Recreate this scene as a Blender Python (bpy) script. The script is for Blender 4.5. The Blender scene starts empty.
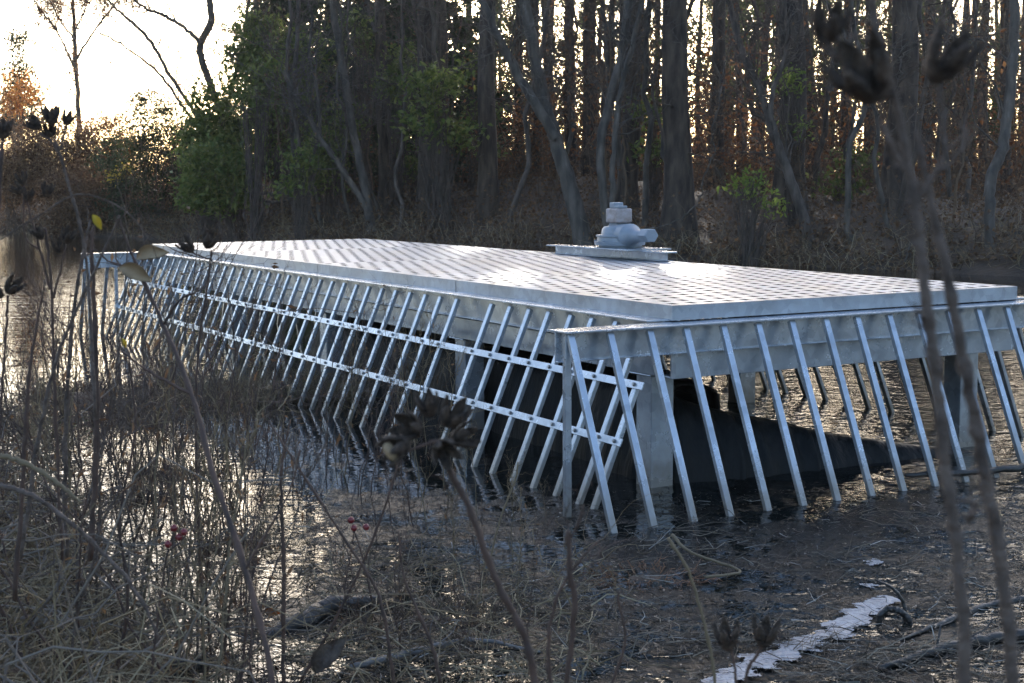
import bpy, math, random
import numpy as np
from mathutils import Vector, Matrix

SC = bpy.context.scene
COL = SC.collection
R = math.radians
rng = np.random.default_rng(7)
random.seed(7)

# ------------------------------------------------------------------ camera
CAM_H, F_PX, PITCH, ROLL, TH = 1.5684, 1453.78, 6.1641, -0.3258, 29.4305
cd = bpy.data.cameras.new('camera'); cam = bpy.data.objects.new('camera', cd); COL.objects.link(cam)
cd.sensor_width = 36; cd.lens = F_PX / 1024 * 36; cd.clip_start = .05; cd.clip_end = 3000
cam.location = (0, 0, CAM_H)
fwd = Vector((0, math.cos(R(PITCH)), -math.sin(R(PITCH))))
rt = Vector((1, 0, 0)); upv = rt.cross(fwd)
rl = R(ROLL)
rt2 = rt * math.cos(rl) + upv * math.sin(rl); up2 = -rt * math.sin(rl) + upv * math.cos(rl)
cam.matrix_world = Matrix.Translation(cam.location) @ Matrix((rt2, up2, -fwd)).transposed().to_4x4()
cd.dof.use_dof = True; cd.dof.focus_distance = 8.2; cd.dof.aperture_fstop = 9.5
SC.camera = cam

def ray(px, py):
    dx, dy = px - 512, py - 341.5
    c, s = math.cos(rl), math.sin(rl)
    x = (dx * c + dy * s) / F_PX; up = -(-dx * s + dy * c) / F_PX
    cp, sp = math.cos(R(PITCH)), math.sin(R(PITCH))
    return np.array([x, cp + up * sp, -sp + up * cp])
def at(px, py, y):
    r = ray(px, py); return np.array([0, 0, CAM_H]) + r * (y / r[1])
def atz(px, py, z=0.):
    r = ray(px, py); return np.array([0, 0, CAM_H]) + r * ((z - CAM_H) / r[2])

# ------------------------------------------------------------------ mesh helpers
class MB:
    def __init__(s): s.V = []; s.F = []; s.M = []; s.n = 0
    def add(s, V, F, mi=0):
        V = np.asarray(V, float).reshape(-1, 3); F = np.asarray(F, int)
        s.V.append(V); s.F.append(F + s.n); s.M.append(np.full(len(F), mi)); s.n += len(V)
    def box(s, lo, hi, mi=0):
        x0, y0, z0 = lo; x1, y1, z1 = hi
        V = [(x0,y0,z0),(x1,y0,z0),(x1,y1,z0),(x0,y1,z0),(x0,y0,z1),(x1,y0,z1),(x1,y1,z1),(x0,y1,z1)]
        s.add(V, [(3,2,1,0),(4,5,6,7),(0,1,5,4),(1,2,6,5),(2,3,7,6),(3,0,4,7)], mi)
    def obox(s, c, ax, ay, az, mi=0):           # centre + half-axis vectors
        c, ax, ay, az = map(np.asarray, (c, ax, ay, az)); V = []
        for k in (-1, 1):
            for a, b in ((-1,-1),(1,-1),(1,1),(-1,1)): V.append(c + a*ax + b*ay + k*az)
        s.add(V, [(3,2,1,0),(4,5,6,7),(0,1,5,4),(1,2,6,5),(2,3,7,6),(3,0,4,7)], mi)
    def tubes(s, P, Rr, ns=3, mi=0, cap=False):  # P (n,k,3), R (n,k)
        P = np.asarray(P, float); Rr = np.asarray(Rr, float)
        if P.ndim == 2: P = P[None]; Rr = Rr[None]
        n, k, _ = P.shape
        T = np.gradient(P, axis=1); T /= np.linalg.norm(T, axis=2, keepdims=True) + 1e-9
        ref = np.where(np.abs(T[:, :1, 2:3]) > .9, np.array([[[1., 0, 0]]]), np.array([[[0, 0, 1.]]]))
        A = np.cross(T, np.broadcast_to(ref, T.shape)); A /= np.linalg.norm(A, axis=2, keepdims=True) + 1e-9
        B = np.cross(T, A)
        an = np.arange(ns) * 2 * np.pi / ns
        V = P[:, :, None, :] + Rr[:, :, None, None] * (np.cos(an)[None, None, :, None] * A[:, :, None, :] + np.sin(an)[None, None, :, None] * B[:, :, None, :])
        idx = np.arange(n * k * ns).reshape(n, k, ns); nx = np.roll(idx, -1, axis=2)
        F = np.stack([idx[:, :-1], nx[:, :-1], nx[:, 1:], idx[:, 1:]], -1).reshape(-1, 4)
        s.add(V.reshape(-1, 3), F, mi)
        if cap:
            for i in range(n):
                for r0 in (idx[i, 0][::-1], idx[i, -1]):
                    for j in range(1, ns - 2 + 1):
                        pass
                V2 = P[i, [0, -1]]; b = s.n; s.add(V2, np.zeros((0, 4), int))
                base = b - n * k * ns
                f1 = [(base + idx[i, 0, (j + 1) % ns] , base + idx[i, 0, j], b, b) for j in range(ns)]
                f2 = [(base + idx[i, -1, j], base + idx[i, -1, (j + 1) % ns], b + 1, b + 1) for j in range(ns)]
                s.F.append(np.array(f1 + f2)); s.M.append(np.full(2 * ns, mi))
    def leaves(s, C, A, N, ln, wd, mi=0, fold=.25):   # centres, axis dirs, normals, length, width
        A = A / (np.linalg.norm(A, axis=1, keepdims=True) + 1e-9)
        S = np.cross(A, N); S /= np.linalg.norm(S, axis=1, keepdims=True) + 1e-9
        U = np.cross(S, A)
        ln = np.broadcast_to(ln, (len(C),))[:, None]; wd = np.broadcast_to(wd, (len(C),))[:, None]
        b = C - A * ln * .5; t = C + A * ln * .5
        l = C + S * wd * .5 + U * wd * fold; r = C - S * wd * .5 + U * wd * fold
        V = np.stack([b, r, t, l], 1).reshape(-1, 3); i = np.arange(len(C)) * 4
        F = np.concatenate([np.stack([i, i+1, i+2, i+2], 1), np.stack([i, i+2, i+3, i+3], 1)])
        s.add(V, F, mi)
    def mesh(s, name, mats):
        V = np.concatenate(s.V); F = np.concatenate(s.F); M = np.concatenate(s.M)
        tri = F[:, 2] == F[:, 3]
        cnt = np.where(tri, 3, 4); st = np.concatenate([[0], np.cumsum(cnt)[:-1]])
        mask = np.ones(F.shape, bool); mask[tri, 3] = False
        me = bpy.data.meshes.new(name)
        me.vertices.add(len(V)); me.vertices.foreach_set('co', V.ravel())
        me.loops.add(int(cnt.sum())); me.loops.foreach_set('vertex_index', F[mask].astype(np.int32))
        me.polygons.add(len(F)); me.polygons.foreach_set('loop_start', st.astype(np.int32)); me.polygons.foreach_set('loop_total', cnt.astype(np.int32))
        me.polygons.foreach_set('material_index', M.astype(np.int32))
        for m in (mats if isinstance(mats, (list, tuple)) else [mats]): me.materials.append(m)
        me.update(calc_edges=True); me.validate()
        me.polygons.foreach_set('use_smooth', np.zeros(len(me.polygons), bool))
        return me
    def build(s, name, mats, parent=None, smooth=False, bevel=0):
        me = s.mesh(name, mats)
        if smooth:
            me.polygons.foreach_set('use_smooth', np.ones(len(me.polygons), bool))
            if smooth == 'angle': me.set_sharp_from_angle(angle=R(32))
        return link(name, me, parent, bevel)
def link(name, me, parent=None, bevel=0):
    o = bpy.data.objects.new(name, me); COL.objects.link(o)
    if parent: o.parent = parent
    if bevel:
        m = o.modifiers.new('bevel', 'BEVEL'); m.width = bevel; m.segments = 2; m.limit_method = 'ANGLE'
    return o
def empty(name, loc=(0,0,0), rz=0):
    o = bpy.data.objects.new(name, None); COL.objects.link(o); o.location = loc; o.rotation_euler.z = rz
    o.empty_display_size = .2
    return o
def tag(o, label=None, cat=None, group=None, kind=None):
    if label: o['label'] = label
    if cat: o['category'] = cat
    if group: o['group'] = group
    if kind: o['kind'] = kind
    return o
def copy_tree(o, parent=None):
    c = o.copy(); COL.objects.link(c)
    if parent: c.parent = parent
    for ch in list(o.children): copy_tree(ch, c)
    return c
def lathe(mb, prof, ns=16, mi=0, c=(0,0,0), M=None):     # prof [(r,z)...]
    an = np.arange(ns) * 2 * np.pi / ns; V = []
    for r, z in prof: V += [(r*math.cos(a), r*math.sin(a), z) for a in an]
    V = np.array(V)
    if M is not None: V = V @ np.array(M).T
    V = V + np.array(c); k = len(prof)
    F = [(i*ns+j, i*ns+(j+1) % ns, (i+1)*ns+(j+1) % ns, (i+1)*ns+j) for i in range(k-1) for j in range(ns)]
    mb.add(V, F, mi)
def spline(pts, n):
    pts = np.asarray(pts, float); k = len(pts)
    if k == 2: return pts[0] + (pts[1]-pts[0]) * np.linspace(0, 1, n)[:, None]
    t = np.linspace(0, k-1, n); out = []
    for x in t:
        i = min(int(x), k-2); f = x - i
        p1, p2 = pts[i], pts[i+1]; p0 = pts[i-1] if i > 0 else 2*p1-p2; p3 = pts[i+2] if i+2 < k else 2*p2-p1
        out.append(.5*((2*p1)+(p2-p0)*f+(2*p0-5*p1+4*p2-p3)*f*f+(3*p1-p0-3*p2+p3)*f**3))
    return np.array(out)
def unit(a): a = np.asarray(a, float); return a / (np.linalg.norm(a, axis=-1, keepdims=True) + 1e-9)

# ------------------------------------------------------------------ materials
def mat(name, c1, c2=None, rough=.6, metal=0, scale=5, bump=0, bscale=None, detail=6, rough2=None, spec=None, transl=0, stretch=None, c3=None, distort=0):
    m = bpy.data.materials.new(name); m.use_nodes = True
    nt = m.node_tree; N = nt.nodes; Lk = nt.links; b = N['Principled BSDF']; out = N['Material Output']
    b.inputs['Roughness'].default_value = rough; b.inputs['Metallic'].default_value = metal
    if spec is not None: b.inputs['Specular IOR Level'].default_value = spec
    tc = N.new('ShaderNodeTexCoord'); co = tc.outputs['Object']
    if stretch:
        mp = N.new('ShaderNodeMapping'); mp.inputs['Scale'].default_value = stretch; Lk.new(co, mp.inputs[0]); co = mp.outputs[0]
    if c2 is None: c2 = c1
    no = N.new('ShaderNodeTexNoise'); no.inputs['Scale'].default_value = scale; no.inputs['Detail'].default_value = detail; no.inputs['Distortion'].default_value = distort
    Lk.new(co, no.inputs['Vector'])
    rp = N.new('ShaderNodeValToRGB'); rp.color_ramp.elements[0].position = .35; rp.color_ramp.elements[1].position = .65
    rp.color_ramp.elements[0].color = (*c1, 1); rp.color_ramp.elements[1].color = (*c2, 1)
    if c3: e = rp.color_ramp.elements.new(.8); e.color = (*c3, 1)
    Lk.new(no.outputs['Fac'], rp.inputs[0]); Lk.new(rp.outputs[0], b.inputs['Base Color'])
    if rough2 is not None:
        mr = N.new('ShaderNodeMapRange'); mr.inputs['From Min'].default_value = .3; mr.inputs['From Max'].default_value = .7
        mr.inputs['To Min'].default_value = rough; mr.inputs['To Max'].default_value = rough2
        Lk.new(no.outputs['Fac'], mr.inputs['Value']); Lk.new(mr.outputs[0], b.inputs['Roughness'])
    if bump:
        n2 = N.new('ShaderNodeTexNoise'); n2.inputs['Scale'].default_value = bscale or scale*3; n2.inputs['Detail'].default_value = 5
        Lk.new(co, n2.inputs['Vector'])
        bp = N.new('ShaderNodeBump'); bp.inputs['Strength'].default_value = bump; bp.inputs['Distance'].default_value = .02
        Lk.new(n2.outputs['Fac'], bp.inputs['Height']); Lk.new(bp.outputs[0], b.inputs['Normal'])
    if transl:
        tr = N.new('ShaderNodeBsdfTranslucent'); Lk.new(rp.outputs[0], tr.inputs[0])
        mx = N.new('ShaderNodeMixShader'); mx.inputs[0].default_value = transl
        Lk.new(b.outputs[0], mx.inputs[1]); Lk.new(tr.outputs[0], mx.inputs[2]); Lk.new(mx.outputs[0], out.inputs[0])
    return m

def leafmat(name, cols, transl=.4, rough=.6):
    # colour varies leaf by leaf (random per mesh island)
    m = bpy.data.materials.new(name); m.use_nodes = True
    nt = m.node_tree; N = nt.nodes; Lk = nt.links; b = N['Principled BSDF']; out = N['Material Output']
    b.inputs['Roughness'].default_value = rough; b.inputs['Specular IOR Level'].default_value = .3
    g = N.new('ShaderNodeNewGeometry'); rp = N.new('ShaderNodeValToRGB')
    els = rp.color_ramp.elements
    for i, c in enumerate(cols):
        e = els[i] if i < 2 else els.new(1)
        e.position = i / max(1, len(cols)-1); e.color = (*c, 1)
    Lk.new(g.outputs['Random Per Island'], rp.inputs[0]); Lk.new(rp.outputs[0], b.inputs['Base Color'])
    tr = N.new('ShaderNodeBsdfTranslucent'); Lk.new(rp.outputs[0], tr.inputs[0])
    mx = N.new('ShaderNodeMixShader'); mx.inputs[0].default_value = transl
    Lk.new(b.outputs[0], mx.inputs[1]); Lk.new(tr.outputs[0], mx.inputs[2]); Lk.new(mx.outputs[0], out.inputs[0])
    return m

def galv(name, base=(.50, .52, .55), rough=.42, stain=True, spangle=22):
    m = bpy.data.materials.new(name); m.use_nodes = True
    nt = m.node_tree; N = nt.nodes; Lk = nt.links; b = N['Principled BSDF']
    b.inputs['Metallic'].default_value = .6
    tc = N.new('ShaderNodeTexCoord'); geo = N.new('ShaderNodeNewGeometry')
    n1 = N.new('ShaderNodeTexNoise'); n1.inputs['Scale'].default_value = 3.0; n1.inputs['Detail'].default_value = 8; n1.inputs['Roughness'].default_value = .65
    Lk.new(tc.outputs['Object'], n1.inputs['Vector'])
    vo = N.new('ShaderNodeTexVoronoi'); vo.inputs['Scale'].default_value = spangle; Lk.new(tc.outputs['Object'], vo.inputs['Vector'])
    bw = N.new('ShaderNodeRGBToBW'); Lk.new(vo.outputs['Color'], bw.inputs[0])
    ad = N.new('ShaderNodeMath'); ad.operation = 'MULTIPLY_ADD'; ad.inputs[1].default_value = .25; Lk.new(bw.outputs[0], ad.inputs[0]); Lk.new(n1.outputs['Fac'], ad.inputs[2])
    rp = N.new('ShaderNodeValToRGB'); rp.color_ramp.elements[0].position = .35; rp.color_ramp.elements[1].position = .85
    rp.color_ramp.elements[0].color = (*[c*.62 for c in base], 1); rp.color_ramp.elements[1].color = (*[min(1, c*1.18) for c in base], 1)
    Lk.new(ad.outputs[0], rp.inputs[0]); col = rp.outputs[0]
    if stain:
        sx = N.new('ShaderNodeSeparateXYZ'); Lk.new(geo.outputs['Position'], sx.inputs[0])
        n2 = N.new('ShaderNodeTexNoise'); n2.inputs['Scale'].default_value = 14; n2.inputs['Detail'].default_value = 4; Lk.new(geo.outputs['Position'], n2.inputs['Vector'])
        hz = N.new('ShaderNodeMath'); hz.operation = 'MULTIPLY_ADD'; hz.inputs[1].default_value = .22; Lk.new(n2.outputs['Fac'], hz.inputs[0]); 
        hz.inputs[2].default_value = -.11
        sm = N.new('ShaderNodeMath'); sm.operation = 'ADD'; Lk.new(sx.outputs['Z'], sm.inputs[0]); Lk.new(hz.outputs[0], sm.inputs[1])
        mr = N.new('ShaderNodeMapRange'); mr.inputs['From Min'].default_value = .04; mr.inputs['From Max'].default_value = .30; mr.inputs['To Min'].default_value = .75; mr.inputs['To Max'].default_value = 0
        Lk.new(sm.outputs[0], mr.inputs['Value'])
        mx = N.new('ShaderNodeMixRGB'); mx.inputs[2].default_value = (.17, .13, .085, 1); Lk.new(mr.outputs[0], mx.inputs[0]); Lk.new(col, mx.inputs[1]); col = mx.outputs[0]
        mt = N.new('ShaderNodeMapRange'); mt.inputs['To Min'].default_value = .6; mt.inputs['To Max'].default_value = .1
        Lk.new(mr.outputs[0], mt.inputs['Value']); Lk.new(mt.outputs[0], b.inputs['Metallic'])
    Lk.new(col, b.inputs['Base Color'])
    rr = N.new('ShaderNodeMapRange'); rr.inputs['From Min'].default_value = .3; rr.inputs['From Max'].default_value = .8
    rr.inputs['To Min'].default_value = rough-.1; rr.inputs['To Max'].default_value = rough+.12
    Lk.new(n1.outputs['Fac'], rr.inputs['Value']); Lk.new(rr.outputs[0], b.inputs['Roughness'])
    n3 = N.new('ShaderNodeTexNoise'); n3.inputs['Scale'].default_value = 60; n3.inputs['Detail'].default_value = 3; Lk.new(tc.outputs['Object'], n3.inputs['Vector'])
    bp = N.new('ShaderNodeBump'); bp.inputs['Strength'].default_value = .12; bp.inputs['Distance'].default_value = .004
    Lk.new(n3.outputs['Fac'], bp.inputs['Height']); Lk.new(bp.outputs[0], b.inputs['Normal'])
    return m

M_GALV = galv('galvanised_steel', base=(.41,.44,.49), rough=.26)
M_DECK = galv('galvanised_grating', base=(.32, .345, .385), rough=.42, stain=False)
M_PAINT = mat('grey_machine_paint', (.17, .19, .22), (.24, .26, .29), rough=.38, scale=9, bump=.1, rough2=.6)
M_RUSTY = mat('weathered_cap', (.38, .33, .33), (.22, .17, .15), rough=.6, scale=14, bump=.2, c3=(.45, .42, .42))
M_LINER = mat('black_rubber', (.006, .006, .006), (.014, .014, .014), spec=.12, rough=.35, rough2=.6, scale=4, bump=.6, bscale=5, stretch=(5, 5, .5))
M_BARK = mat('dark_pine_bark', (.022, .014, .010), (.08, .056, .04), rough=.9, scale=6.5, bump=1, bscale=7, stretch=(1.5, 1.5, .28), c3=(.11, .08, .057))
M_BARK2 = mat('brown_bark', (.04, .029, .022), (.10, .075, .06), rough=.9, scale=7, bump=.8, stretch=(1.5, 1.5, .4))
M_PALE = mat('pale_smooth_bark', (.036, .028, .022), (.10, .08, .064), rough=.85, scale=4, bump=.9, bscale=14, stretch=(1.6, 1.6, .5), c3=(.22, .19, .165))
M_TWIG = leafmat('brown_twig', [(.035, .02, .012), (.085, .052, .032), (.14, .095, .06)], transl=0, rough=.8)
M_GREYTWIG = leafmat('grey_twig', [(.09, .066, .05), (.17, .14, .115), (.06, .042, .032)], transl=0, rough=.8)
M_STRAW = leafmat('dry_straw', [(.12, .082, .043), (.24, .17, .09), (.06, .038, .022), (.38, .30, .185), (.15, .10, .055)], transl=.15, rough=.7)
M_STALK = mat('dead_stalk', (.026, .014, .010), (.085, .045, .030), rough=.75, scale=14, bump=.3)
M_STALKG = mat('grey_stalk', (.045, .029, .021), (.12, .085, .066), rough=.8, scale=30, bump=.6, c3=(.028, .018, .013))
M_PODD = mat('dark_seed_pod', (.020, .012, .007), (.085, .055, .036), rough=.85, scale=2.2, bump=.6, bscale=6, c3=(.26, .21, .16))
M_PODT = mat('tan_seed', (.20, .13, .07), (.34, .25, .15), rough=.7, scale=20)
M_RUST = leafmat('rust_leaves', [(.13, .05, .02), (.19, .08, .03), (.07, .032, .018), (.24, .12, .045)], transl=.55)
M_BROWNLEAF = leafmat('dead_brown_leaves', [(.05, .027, .014), (.11, .062, .032), (.18, .11, .06), (.065, .036, .02)], transl=.45)
M_SODDEN = leafmat('sodden_leaves', [(.010, .008, .006), (.022, .016, .011), (.04, .03, .02), (.07, .055, .04)], transl=0, rough=.35)
M_MATTED = leafmat('matted_straw', [(.012, .009, .007), (.04, .028, .018), (.018, .013, .010), (.16, .125, .09), (.022, .016, .012), (.42, .38, .33)], transl=0, rough=.45)
M_MUD = mat('wet_mud', (.006, .005, .004), (.022, .018, .014), rough=.18, rough2=.5, scale=22, bump=1, bscale=45)
M_DRIFT = leafmat('drifted_straw', [(.02, .013, .008), (.08, .055, .032), (.03, .021, .014), (.20, .16, .11), (.045, .031, .02)], transl=0, rough=.6)
M_PINE = leafmat('pine_needles', [(.03, .042, .014), (.06, .075, .024), (.11, .11, .036)], transl=.5)
M_DKGREEN = leafmat('dark_evergreen', [(.018, .028, .012), (.035, .05, .02), (.06, .07, .03)], transl=.4)
M_GREEN = leafmat('green_leaves', [(.06, .085, .022), (.12, .15, .035), (.19, .20, .055)], transl=.5, rough=.4)
M_LIME = leafmat('yellow_green_leaves', [(.12, .17, .03), (.20, .24, .05), (.10, .15, .03)], transl=.5)
M_YELLOW = leafmat('yellow_leaves', [(.45, .36, .04), (.55, .46, .10)], transl=.5)
M_ORANGE = leafmat('orange_leaves', [(.38, .15, .03), (.28, .09, .02), (.42, .22, .05)], transl=.5)
M_LEAFB = mat('crumpled_leaf', (.035, .022, .016), (.10, .07, .05), rough=.7, scale=30, bump=.5)
M_BERRY = mat('red_berry', (.16, .012, .015), (.10, .008, .012), rough=.35)
M_WETWOOD = mat('wet_dark_wood', (.012, .010, .009), (.04, .033, .028), rough=.35, rough2=.7, scale=6, bump=.9, bscale=12, stretch=(.4, 2, 2))
M_GREYWOOD = mat('weathered_wood', (.10, .088, .08), (.20, .185, .175), rough=.8, scale=7, bump=.8, stretch=(.3, 2, 2))
M_FOAM = mat('pond_foam', (.20, .20, .215), (.36, .36, .38), rough=.4, scale=26, bump=.9, bscale=60, c3=(.14, .14, .15))
M_GRASSG = leafmat('green_blades', [(.06, .10, .02), (.12, .15, .04)], transl=.4)

# ------------------------------------------------------------------ terrain
FS = np.array([(-140, 95), (-60, 66), (-18, 50.5), (-11.5, 45), (-6, 38), (-2, 34), (1.5, 31), (4, 28.6), (8.7, 24.3), (14, 21.5), (30, 19), (60, 17), (140, 15)])
NS = np.array([(-140, 16), (-20, 14), (-6, 11.2), (-3.7, 9.6), (-2.75, 7.6), (-2.05, 6.0), (-1.35, 4.9), (-.7, 4.1), (.3, 3.7), (1.4, 3.75), (3, 3.4), (20, 3.4), (140, 4)])
def hills(x, y):
    return .35*np.sin(x*.21+1.3)*np.sin(y*.17+.4) + .18*np.sin(x*.63+y*.31) + .08*np.sin(x*1.7-y*1.3+2)
def ground(x, y):
    x = np.asarray(x, float); y = np.asarray(y, float)
    df = y - np.interp(x, FS[:, 0], FS[:, 1]) + .5*np.sin(x*.9) + .25*np.sin(x*2.3+1)
    dn = np.interp(x, NS[:, 0], NS[:, 1]) - y + .18*np.sin(x*2.7) + .1*np.sin(x*6.1+y*3)
    far = np.where(df > 0, 1.25*(1-np.exp(-df*.28)) + hills(x, y)*np.clip(df/8, 0, 1), df*.3)
    near = np.where(dn > 0, .30*(1-np.exp(-dn*1.6)) + .03*np.sin(x*5+y*4), dn*.3)
    z = np.maximum(np.maximum(far, near), -.7)
    for cx, cy, r, hh in ((-2.45, 9.6, .75, .64), (-3.2, 10.6, .9, .66), (-1.75, 9.3, .45, .625), (-1.75, 10.6, .6, .63)):
        z = np.maximum(z, -.7 + hh*1.15*np.exp(-((x-cx)**2+((y-cy)*.6)**2)/r**2*.9))
    return z
xs = np.unique(np.concatenate([np.linspace(-300, 300, 61), np.linspace(-60, 60, 121), np.linspace(-6, 6, 97)]))
ys = np.unique(np.concatenate([np.linspace(-60, 900, 65), np.linspace(-5, 70, 151), np.linspace(2, 13, 111)]))
X, Y = np.meshgrid(xs, ys); Z = ground(X, Y)
mb = MB(); nx_, ny_ = len(xs), len(ys)
i = (np.arange(ny_-1)[:, None]*nx_ + np.arange(nx_-1)).ravel()
mb.add(np.stack([X, Y, Z], -1).reshape(-1, 3), np.stack([i, i+1, i+nx_+1, i+nx_], 1))
M_GROUND = mat('leaf_litter_soil', (.03, .018, .011), (.08, .048, .028), rough=.9, scale=1.6, detail=10, bump=1, bscale=14, c3=(.10, .06, .035))
g = mb.build('ground', M_GROUND, smooth=True); tag(g, 'dark leaf covered woodland ground round the pond', 'ground', kind='structure')

# water with floating scum mats
m = bpy.data.materials.new('pond_water'); m.use_nodes = True
nt = m.node_tree; N_ = nt.nodes; Lk = nt.links; b = N_['Principled BSDF']
geo = N_.new('ShaderNodeNewGeometry'); pos = geo.outputs['Position']
def noise(scale, detail=4, rough=.5, vec=None, dist=0, st=None):
    n = N_.new('ShaderNodeTexNoise'); n.inputs['Scale'].default_value = scale; n.inputs['Detail'].default_value = detail; n.inputs['Roughness'].default_value = rough; n.inputs['Distortion'].default_value = dist
    v = vec or pos
    if st:
        mp = N_.new('ShaderNodeMapping'); mp.inputs['Scale'].default_value = st; Lk.new(v, mp.inputs[0]); v = mp.outputs[0]
    Lk.new(v, n.inputs['Vector']); return n.outputs['Fac']
def mrange(v, a, b_, c=0, d=1, smooth=True):
    n = N_.new('ShaderNodeMapRange'); n.inputs['From Min'].default_value = a; n.inputs['From Max'].default_value = b_; n.inputs['To Min'].default_value = c; n.inputs['To Max'].default_value = d
    if smooth: n.interpolation_type = 'SMOOTHSTEP'
    Lk.new(v, n.inputs['Value']); return n.outputs[0]
def math_(op, a, b_=None, c=None):
    n = N_.new('ShaderNodeMath'); n.operation = op
    for k, v in enumerate((a, b_, c)):
        if v is None: continue
        if isinstance(v, (int, float)): n.inputs[k].default_value = v
        else: Lk.new(v, n.inputs[k])
    return n.outputs[0]
sx = N_.new('ShaderNodeSeparateXYZ'); Lk.new(pos, sx.inputs[0])
nearm = mrange(sx.outputs['Y'], 6.4, 9.4, 1, 0)
rightm = mrange(sx.outputs['X'], -1.75, -.5, .0, 1)
reg = math_('MULTIPLY', nearm, rightm)
farm = mrange(sx.outputs['Y'], 8.5, 13, 0, 1)
n_big = noise(1.9, 6, .62); n_fine = noise(9, 8, .7)
nn = math_('ADD', math_('MULTIPLY', n_big, .55), math_('MULTIPLY', n_fine, .45))
thr = math_('ADD', math_('MULTIPLY_ADD', reg, -.115, .62), math_('MULTIPLY', farm, .3))
dif = math_('SUBTRACT', nn, thr)
mask = mrange(dif, -.02, .03)
cr = N_.new('ShaderNodeValToRGB'); els = cr.color_ramp.elements
els[0].position = .36; els[0].color = (.003, .0028, .0025, 1); els[1].position = .62; els[1].color = (.012, .011, .009, 1)
e = els.new(.8); e.color = (.085, .078, .068, 1)
Lk.new(math_('ADD', math_('MULTIPLY', noise(30, 5, .75), .65), math_('MULTIPLY', noise(3.5, 3, .6), .35)), cr.inputs[0])
mx = N_.new('ShaderNodeMixRGB'); mx.inputs[1].default_value = (.008, .009, .008, 1); Lk.new(mask, mx.inputs[0]); Lk.new(cr.outputs[0], mx.inputs[2]); Lk.new(mx.outputs[0], b.inputs['Base Color'])
Lk.new(mrange(mask, 0, 1, .03, .24, False), b.inputs['Roughness']); b.inputs['IOR'].default_value = 1.33
w1 = noise(1.6, 3, .5, st=(1, 2.4, 1)); w2 = noise(9, 2, .5, st=(1, 2, 1)); w3 = noise(24, 4, .6, st=(1, 1.5, 1)); w4 = noise(6.5, 3, .55, st=(1, 1.3, 1))
rip = math_('MAXIMUM', mrange(math_('MULTIPLY_ADD', sx.outputs['X'], 1.0, math_('MULTIPLY', sx.outputs['Y'], .12)), .6, 2.2, .32, 1.0), mrange(sx.outputs['Y'], 12, 20, 0, .9))
rip2 = math_('MULTIPLY', mrange(math_('MULTIPLY_ADD', sx.outputs['X'], 1.0, math_('MULTIPLY', sx.outputs['Y'], .12)), .9, 2.2, .0, 1.0), mrange(sx.outputs['Y'], 16, 24, 1, 0))
hgt = math_('ADD', math_('MULTIPLY', math_('ADD', math_('MULTIPLY', w1, .018), math_('MULTIPLY', w2, .0075)), rip), math_('MULTIPLY', math_('MULTIPLY', w4, .026), rip2))
hgt = math_('ADD', hgt, math_('MULTIPLY', math_('MULTIPLY', w3, mask), .017))
hgt = math_('ADD', hgt, math_('MULTIPLY', mask, .004))
bp = N_.new('ShaderNodeBump'); bp.inputs['Strength'].default_value = .55; bp.inputs['Distance'].default_value = 1.0
Lk.new(mrange(mask, 0, 1, .5, .22, False), b.inputs['Specular IOR Level'])
Lk.new(hgt, bp.inputs['Height']); Lk.new(bp.outputs[0], b.inputs['Normal'])
mb = MB(); mb.add([(-250, -30, 0), (250, -30, 0), (250, 130, 0), (-250, 130, 0)], [(0, 1, 2, 3)])
tag(mb.build('water', m), 'dark rippled pond water with floating scum', 'water', kind='structure')

# ------------------------------------------------------------------ outlet platform
NX, NY, DZ, DL, DW = .795, 7.176, .968, 9.331, 2.429
ROT = R(TH)
def L2W(a, b_, z=0): return np.array([NX + a*math.cos(ROT) - b_*math.sin(ROT), NY + a*math.sin(ROT) + b_*math.cos(ROT), z])
plat = empty('outlet_platform', (NX, NY, 0), ROT)
tag(plat, 'long galvanised steel platform with grating deck and leaning bar racks standing in the pond', 'platform')

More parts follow.
